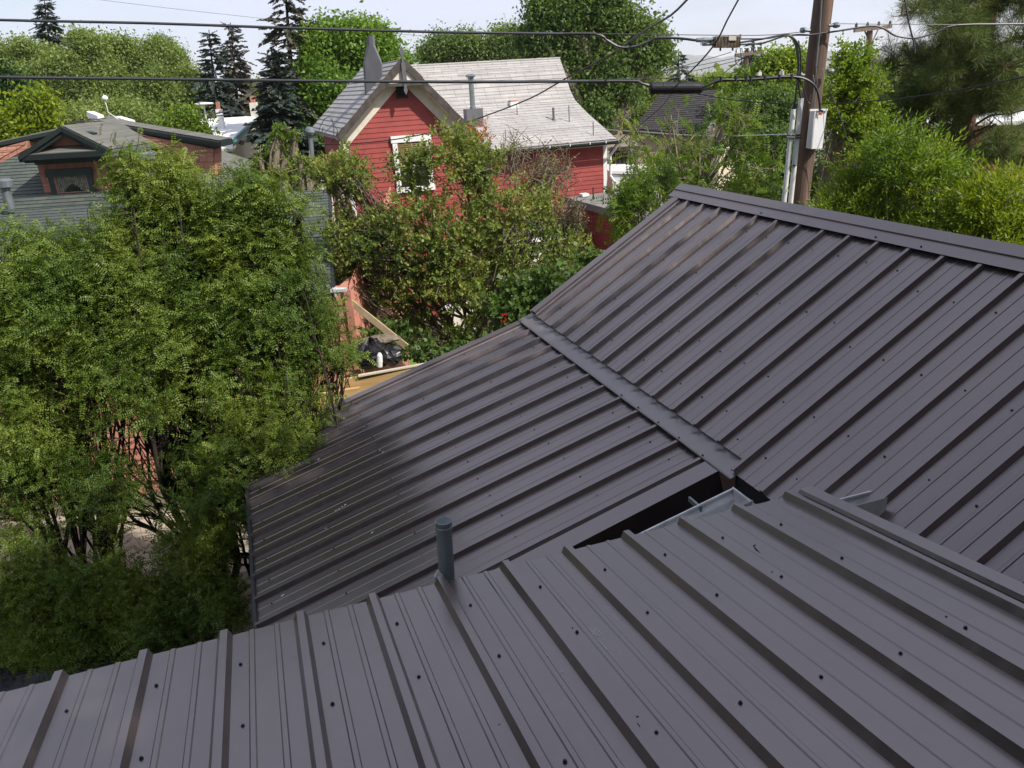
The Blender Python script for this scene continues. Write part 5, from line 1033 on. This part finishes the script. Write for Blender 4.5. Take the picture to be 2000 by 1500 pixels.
for nm,x0,x1,y0,y1,Yc,lb in (('long_building',1810,2060,219,240,30,'long white roofed building right of the pine trunk'),('low_building',1625,1712,231,256,27,'white roofed building glimpsed left of the pine')):
    t=thing(nm,lb,'building',W((x0+x1)/2,y1+30,Yc)*[1,1,0]); mb=MB(); Q(mb,[(x0,y0,Yc+4),(x1,y0-2,Yc+4),(x1,y1-5,Yc),(x0,y1-1,Yc)],(0,0,-.15)); mb.build('roof',M['wroof'],t)
    mb=MB(); Q(mb,[(x0,y1-1,Yc-.05),(x1,y1-5,Yc-.05),(x1,y1+2,Yc-.05),(x0,y1+6,Yc-.05)],(0,-.1,0)); mb.build('fascia',M['white'],t); mb=MB(); Q(mb,[(x0,y1+6,Yc+.3),(x1,y1+2,Yc+.3),(x1,y1+120,Yc+.3),(x0,y1+120,Yc+.3)],(0,.2,0)); mb.build('wall',M['obrick'],t)
# ---- vehicles in the alley
def vehicle():
    Y0=23; t=thing('camper_truck','white boxy camper truck partly hidden behind the brick annex','truck',W(1245,400,Y0)*[1,1,0]); 
    P=lambda x,y,d=0:W(x,y,Y0)+np.array([0,d,0])
    mb=MB(); mb.slab([P(1196,338),P(1297,338),P(1297,388),P(1196,388)],(0,2,0)); mb.build('body',M['carw'],t)
    mb=MB(); mb.slab([P(1189,334,-.05),P(1305,334,-.05),P(1305,339,-.05),P(1189,339,-.05)],(0,2.1,0)); mb.build('roof',M['carw'],t)
    def pan(pts,nm,m,dd=-.03): mb=MB(); mb.slab([P(x,y,dd) for x,y in pts],(0,.03,0)); mb.build(nm,M[m],t)
    arch=[(1214,361)]+[(1220-6*math.cos(a)*1,351-5*math.sin(a)) for a in np.linspace(0,math.pi,7)]+[(1226,361)]
    pan(arch,'window','glass'); pan([(1232,364),(1232,346)]+[(1238-6*math.cos(a),346-6*math.sin(a)) for a in np.linspace(0,math.pi,7)]+[(1244,346),(1244,364)],'window','glass')
    pan([(1222,371),(1233,371),(1233,377),(1222,377)],'vent','grey'); pan([(1236,371),(1245,371),(1245,377),(1236,377)],'vent','grey'); pan([(1222,383),(1233,383),(1233,388),(1222,388)],'vent','grey')
    mb=MB(); mb.slab([P(1198,368,-.02),P(1232,342,-.02),P(1235,342,-.02),P(1202,368,-.02)],(0,-.03,0)); mb.build('trim',M['white'],t)
    for x in (1256,1285):
        c=P(x,391,-.02); mb=MB(); mb.rev(c+Y_*.25,-Y_,[(.02,0),(.32,0),(.34,.05),(.34,.2),(.30,.24)],20); wv=mb.build('wheel',M['rubber'],t); mb=MB(); mb.rev(c,-Y_,[(.02,0),(.18,0),(.20,.01),(.02,.03)],16); mb.build('rim',M['galv'],wv)
vehicle()
def car(label,x,y,Yc,m,ln,sgn=1,name='parked_car'):
    base=W(x,y,Yc); base[2]=0; t=thing(name,label,'car',base); w=.85
    side=[(-.5,.25),(-.5,.62),(-.46,.78),(-.30,.84),(-.17,1.30),(.18,1.36),(.33,.90),(.47,.80),(.5,.55),(.5,.25)]
    mb=MB(); mb.slab([base+X_*sx*ln+z_*sz-Y_*w for sx,sz in side],Y_*2*w); mb.build('body',M[m],t)
    for poly in ([(-.26,.86),(-.16,1.24),(-.01,1.28),(-.01,.88)],[(.01,.88),(.01,1.28),(.16,1.29),(.27,.90)]):
        mb=MB(); mb.slab([base+X_*sx*ln+z_*sz-Y_*(w+.01) for sx,sz in poly],Y_*.02); mb.build('window',M['glass'],t)
    for sx in (-.32,.32):
        mb=MB(); c=base+X_*sx*ln+z_*.31-Y_*(w-.12); mb.rev(c,-Y_,[(.02,0),(.30,0),(.31,.04),(.31,.16),(.27,.2)],20); wv=mb.build('wheel',M['rubber'],t); mb=MB(); mb.rev(c-Y_*.2,-Y_,[(.02,0),(.18,0),(.19,.01),(.02,.03)],14); mb.build('rim',M['galv'],wv)
car('red car behind the young tree, just above the left end of the metal ridge',1368,372,24,'carr',4.2)
car('white car parked behind the red car in the alley',1372,352,27,'carw',4.4)
# ================================================================ utility pole and its gear
Yp=12.0; pt,pb=W(1616,-60,Yp),W(1556,430,Yp); dpv=nrm(pt-pb); p0=pb-dpv*(pb[2]/dpv[2])
pole=thing('utility_pole','leaning wooden utility pole with white box and conduits behind the metal ridge','utility pole',p0)
mb=MB(); Lp_=np.linalg.norm(pt-p0)+.6
mb.tube([p0+dpv*Lp_*i/8 for i in range(9)],[.165-.018*i/8*2 for i in range(9)],20); mb.build('post',M['pole'],pole)
fx=lambda x,y,dy=-.2:W(x,y,Yp+dy)
# white equipment box: oblique prism
mb=MB(); a=[fx(1582,215),fx(1590,216,-.42),fx(1615,215,-.30),fx(1608,213,-.1)]; b=[fx(1574,289),fx(1584,291,-.42),fx(1606,290,-.30),fx(1600,287,-.1)]
mb.add(a+b,[(0,1,2,3),(4,7,6,5)]+[(i,4+i,4+(i+1)%4,(i+1)%4) for i in range(4)]); bx=mb.build('equipment_box',M['plastic'],pole)
mb=MB(); mb.slab([fx(1581,213,-.44),fx(1616,212,-.32),fx(1616,216,-.32),fx(1581,217,-.44)],(0,-.02,0)); mb.slab([fx(1591,217,-.425),fx(1593,217,-.425),fx(1586.5,291,-.425),fx(1584.5,291,-.425)],(0,-.008,0)); mb.build('door_edge',M['plastic'],bx)
for i in range(3): mb=MB(); mb.slab([fx(1598.5+2.6*i,220.5,-.40),fx(1600.6+2.6*i,220.5,-.40),fx(1600.2+2.6*i,225,-.40),fx(1598.1+2.6*i,225,-.40)],(0,-.006,0)); mb.build('sticker',M['orange'],bx)
mb=MB(); mb.slab([fx(1600,214.5,-.41),fx(1606,214.5,-.41),fx(1606,218,-.41),fx(1600,218,-.41)],(0,-.03,0)); mb.build('cable_entry',M['cable'],bx)
for (x0,y0,x1,y1,r,lb) in ((1550,213,1528,425,.036,None),(1565,192,1541,425,.036,None)):
    mb=MB(); a,b=fx(x0,y0,-.25),fx(x1,y1,-.25); d=nrm(a-b); b=b-d*(b[2]/d[2]); mb.tube([b,a],r,12); mb.build('conduit',M['conduit'],pole)
mb=MB(); a,b=fx(1553,204,-.25),fx(1550,214,-.25); mb.tube([a,b],.03,10); mb.build('conduit_cap',M['cable'],pole)
for y,x0,x1 in ((268,1536,1566),(322,1546,1556),(263,1548,1564)):
    mb=MB(); mb.tube([fx(x0,y,-.30),fx(x1,y+1,-.30)],.012,5); mb.build('strap',M['cable'],pole)
mb=MB(); mb.slab([fx(1532,264,-.3),fx(1546,264,-.3),fx(1546,270,-.3),fx(1532,270,-.3)],(0,.05,0)); mb.build('bracket',M['cable'],pole)
mb=MB(); mb.tube([fx(1606,-20,-.36),fx(1601,60,-.36),fx(1594,130,-.36)],.010,6); mb.build('ground_wire_guard',M['galv'],pole)
for pts,r in (([(1594,132),(1596,160),(1590,210)],.006),([(1605,133),(1608,138),(1604,160)],.006),([(1588,146),(1590,160),(1588,212)],.007)):
    mb=MB(); mb.tube([fx(x,y,-.35) for x,y in pts],r,5); mb.build('ground_wire',M['galv'],pole)
for (x,y,l) in ((1582,60,16),(1618,50,20),(1571,147,12),(1616,140,8)):
    mb=MB(); a,b=fx(x,y,-.22),fx(x+l*(1 if x>1600 else -1)*.8,y-1,-.22); mb.tube([a,b],.022,8); mb.rev(b,X_,[(.035,-.04),(.04,0),(.03,.04)],10); mb.build('clamp',M['galv'],pole)
# cables around the pole
def wire(label,pts,Y,r,m='cable',name='cable',cat='cable',group=None,smooth=3):
    P_=[W(p[0],p[1],(p[2] if len(p)>2 else Y)) for p in pts]; out=[]
    n=len(P_)
    for i in range(n-1):
        p0_,p1_,p2_,p3_=P_[max(i-1,0)],P_[i],P_[i+1],P_[min(i+2,n-1)]
        for k in range(smooth):
            t=k/smooth; out.append(.5*((2*p1_)+(-p0_+p2_)*t+(2*p0_-5*p1_+4*p2_-p3_)*t*t+(-p0_+3*p1_-3*p2_+p3_)*t**3))
    out.append(P_[-1]); mb=MB(); mb.tube(out,r,6); o=mb.build(name,M[m]); 
    return tag(o,label,cat,group)
LN='overhead_line'
wire('thick upper overhead cable crossing the whole sky to the finned amplifier',[(-120,30),(0,39),(280,45),(560,54.5),(870,63),(1100,66),(1165,67),(1185,78),(1205,90),(1225,93),(1250,88),(1275,77),(1292,73.5),(1330,75),(1362,79),(1390,81)],12,.020,'cableg',LN)
wire('thin upper support wire carrying the amplifier',[(1100,64.5),(1300,67.5),(1480,69),(1560,63),(1600,57)],11.96,.006,'cableg',LN)
wire('lower overhead cable crossing in front of the red gable',[(-120,143),(0,150.5),(280,154),(560,157.5),(900,160),(1150,158.5),(1235,159),(1255,163),(1272,169)],12,.024,'cableg',LN)
wire('thin lower support wire above the black splice case',[(1150,156.5),(1300,152),(1450,151),(1560,146),(1572,146)],11.96,.006,'cableg',LN)
wire('upper cable bundle between amplifier and pole',[(1446,83),(1490,76),(1520,70),(1560,68),(1585,68),(1640,60),(1700,51),(1725,55),(1750,70),(1790,74),(1830,63),(1870,49),(2000,47),(2150,44)],11.8,.014,'cable',LN)
wire('thin support wire continuing right from the pole across the pine',[(1625,46),(1800,48),(2000,48),(2150,49)],11.85,.005,'cableg',LN)
for i,(pts,r) in enumerate((([(1446,76),(1500,75),(1530,68),(1545,69),(1556,88),(1560,120),(1556,170),(1551,206)],.011),([(1446,87),(1490,84),(1530,71),(1548,73),(1562,95),(1564,135),(1560,165),(1564,192)],.013),([(1540,70),(1552,84),(1558,120),(1558,160),(1552,205)],.009))):
    wire(['cable looping from the amplifier down into the left conduit','thickest cable loop dropping into the right conduit','innermost thin cable loop beside the pole'][i],pts,11.72,r)
wire('lower cable bundle from splice case curving down to the white box',[(1372,170),(1392,162),(1410,156),(1440,156),(1480,154),(1530,150),(1560,151),(1580,158),(1594,172),(1600,195),(1602,214)],11.6,.016)
wire('second strand of the lower bundle',[(1372,175),(1390,170),(1404,160),(1440,158),(1500,155),(1552,152),(1566,166),(1576,196),(1582,203)],11.62,.009)
for j,x in enumerate((1408,1437,1457,1466,1494,1522,1546)):
    y=[155,153,153,153,153,151,150][j]; mb=MB(); q=W(x,y,11.6); mb.tube([q+z_*.035,q-z_*.035],.022,8); tag(mb.build('cable_clamp',M['cable']),'black clamp tying the lower cable bundle together','clamp','clamps along the lower cable bundle')
sc_=thing('splice_case','thick black splice case hanging under the lower cable','splice case',W(1321,171,11.9))
mb=MB(); a,b=W(1270,172,11.9),W(1373,171.5,11.9); d=nrm(b-a); mb.rev(a,d,[(.03,-.02),(.075,0),(.083,.02),(.083,.16),(.080,.165),(.082,.18),(.082,.62),(.078,.72),(.055,.755),(.02,.76)],20); mb.build('case',mat('black_rubber_case',(.010,.010,.013),.55,bump=.3,bs=40),sc_)
for x in (1286,1310,1336,1358): mb=MB(); q=W(x,182,11.86); mb.tube([q,q+z_*.05],.006,5); mb.build('clip',M['galv'],sc_)
am=thing('amplifier','rusty finned line amplifier hanging from the upper cable','amplifier',W(1422,82,11.9))
mb=MB(); A_=lambda x,y,d=0:W(x,y,11.9+d)
mb.slab([A_(1397,73,-.07),A_(1446,71.5,-.07),A_(1447,90,-.07),A_(1441,92,-.07),A_(1402,93,-.07),A_(1395,88,-.07)],(0,.14,0)); mb.build('housing',M['alu'],am)
for i in range(17):
    x=1399+i*2.85; mb=MB(); mb.slab([A_(x,70.5,-.10),A_(x+1.1,70.5,-.10),A_(x+1.1,92.5,-.10),A_(x,92.5,-.10)],(0,.2,0)); mb.build('fin',M['alu'],am)
mb=MB(); mb.slab([A_(1424,70,-.115),A_(1438,70,-.115),A_(1438,79,-.115),A_(1424,79,-.115)],(0,.02,0)); mb.build('label_plate',M['cream'],am)
for x,y in ((1407,95),(1431,94.5),(1446,73)): mb=MB(); q=A_(x,y); mb.tube([q+z_*.04,q-z_*.03],.014,8); mb.build('port',M['alu'],am)
mb=MB(); 
mb.tube([A_(1360,78.5),A_(1374,78),A_(1396,77)],[.028,.034,.024],10); mb.tube([A_(1372,87),A_(1396,86)],.02,8)
mb.build('coupler',M['galv'],am)
for i in range(6): mb=MB(); x=1369+i*2.4; mb.tube([A_(x,79,-.03),A_(x,89,-.03)],.006,5); mb.build('surge_fin',M['galv'],am)
wire('small drooping drop wires below the amplifier',[(1440,94),(1436,110),(1437,122),(1444,128),(1448,118),(1446,94)],11.85,.005)
# diagonal service drops
wire('service drop running from upper middle down to the red gable eave',[(1345,-4,9.5),(1310,30,10.5),(1262,58,11.6),(1230,80,12.5),(1190,108,13.5),(1100,156,15),(1040,190,16),(960,222,17.2),(870,252,18),(780,271,18.6),(700,280,19),(660,281,19.3),(610,283,19.5)],12,.013,'cable','service_drop')
wire('service drop passing in front of the amplifier and down behind the splice case',[(1444,-4,10.5),(1420,40,11.2),(1400,80,11.7),(1370,118,12.5),(1340,148,13.5),(1332,160,14),(1312,182,15.5),(1290,210,17),(1250,244,18.5),(1210,274,19.8),(1190,300,20.5)],12,.012,'cable','service_drop')
wire('thin wire slanting from the distant pole to the splice case',[(1462,104,13),(1420,138,12.6),(1385,165,12.1)],12,.006,'cable','service_drop')
wire('white drop cable from the red house eave to the conduits',[(1180,253,20),(1260,258,18.5),(1330,263,17),(1400,266,15.5),(1480,264,13.5),(1535,262,12)],12,.009,'conduit','service_drop')
wire('black line sagging behind the pole and rising right across the pine',[(1340,178,14),(1400,190,13.5),(1450,197,13),(1520,202,12.4),(1600,203,11.9),(1700,198,11.3),(1820,184,10.4),(1920,167,9.8),(2000,150,9.3),(2100,128,8.8)],12,.009,'cable','service_drop')
wire('guy wire crossing the pine at upper right',[(1766,-6),(1776,48),(1784,80),(1787,104)],10.4,.010,'cableg','guy_wire','wire')
wire('thin guy wire falling right from the pole into the bushes',[(1614,160),(1636,215),(1652,262),(1664,300),(1680,340)],11.6,.005,'cableg','guy_wire','wire')
wire('faint distant wire across the sky at left',[(150,-6),(330,16),(520,37),(640,52),(900,78)],60,.012,'cableg','distant_wire','wire')
DW='thin wires strung between the distant poles'
for i,(p,q) in enumerate((((1240,150),(1428,102)),((1240,146),(1432,114)),((1285,150),(1440,118)),((1490,103),(1600,112)),((1490,108),(1600,119)))):
    wire('thin wire strung towards the distant pole with the white insulators',[p,((p[0]+q[0])/2,(p[1]+q[1])/2+3),q],45,.02,'cableg','distant_wire','wire',DW)
# distant utility poles
def dpole(label,xt,yt,xb,yb,Y,x0,x1,yc,ins=None):
    a,b=W(xt,yt,Y),W(xb,yb,Y); d=nrm(a-b); g=b-d*(b[2]/d[2]); t=thing('utility_pole',label,'utility pole',g); mb=MB(); mb.tube([g,a],[.17,.12],8); mb.build('post',M['pole'],t)
    c=W((x0+x1)/2,yc,Y); hw=(x1-x0)/2*Y/1634; mb=MB(); mb.box(c-Y_*.12,(X_+z_*.05)*hw,Y_*.06,z_*.07); mb.build('crossarm',M['bark'],t)
    for s_ in (-1,1): mb=MB(); mb.tube([c+X_*s_*hw*.4,c-z_*.6+Y_*-.1],.03,4); mb.build('brace',M['cableg'],t)
    for i in range(5 if ins else 4): mb=MB(); q=c+X_*hw*(-.9+1.8*i/(4 if ins else 3))-Y_*.12; mb.rev(q+z_*.07,z_,[(.03,0),(.06,.05),(.05,.14),(.02,.18)],8); mb.build('insulator',M['white'] if ins else M['cableg'],t)
    return t
t=dpole('distant pole with a white insulator rack between the two cables',1459,98,1446,272,38,1434,1490,105,True)
mb=MB(); c=W(1463,143,37.8); mb.box(c,X_*.28,Y_*.05,z_*.03); mb.box(c-z_*.28,X_*.28,Y_*.05,z_*.02)
for i in range(5): q=c+X_*(-.24+.12*i); mb.rev(q,z_,[(.04,0),(.05,.1),(.03,.22),(.015,.26)],8)
mb.build('insulator_rack',M['white'],t)
dpole('distant pole with crossarm between the near pole and the pine',1699,54,1695,140,34,1666,1738,56)
dpole('far away pole top peeking over the small trees behind the ridge',948,80,948,140,60,942,962,82)
for (x,y,s_) in ((1334,151,9),(1484,144,7),(1527,143,8)):
    mb=MB(); q=W(x,y,11.9); mb.box(q,X_*s_*.0035,Y_*.02,z_*s_*.0035); mb.tube([q,q+z_*.05],.008,5); tag(mb.build('tap_box',M['white']),'small white tap box clipped on the lower support wire','tap box','tap boxes on the lower support wire')
# orange scrap of a sign between trees, red flower
mb=MB(); q=W(3,237,28); mb.box(q,X_*.09,Y_*.02,z_*.11); tag(mb.build('orange_sign',M['orange']),'small orange patch among leaves at the left edge','sign')

# ---------------------------------------------------------------- summer haze in the valley
hz=bpy.data.materials.new('haze'); hz.use_nodes=True; n=hz.node_tree.nodes; n.remove(n['Principled BSDF'])
pv=n.new('ShaderNodeVolumePrincipled'); pv.inputs['Color'].default_value=(.95,.97,1,1); pv.inputs['Density'].default_value=.00017; pv.inputs['Anisotropy'].default_value=.0; scn.cycles.volume_bounces=2
hz.node_tree.links.new(pv.outputs[0],n['Material Output'].inputs['Volume'])
mb=MB(); mb.slab([(-6400,9400,-31),(6400,9400,-31),(6400,-3400,-31),(-6400,-3400,-31)],(0,0,175)); tag(mb.build('haze',hz),kind='stuff')

mb=MB()
for i in range(9): q=W(985+random.uniform(-6,6),620+random.uniform(-8,8),10.9); mb.box(q,X_*.010,Y_*.008,z_*.010)
tag(mb.build('red_flowers',mat('red_petals',(.6,.03,.015),.6)),'few bright red blossoms in the bush just beyond the metal gable edge','flowers',kind='stuff')
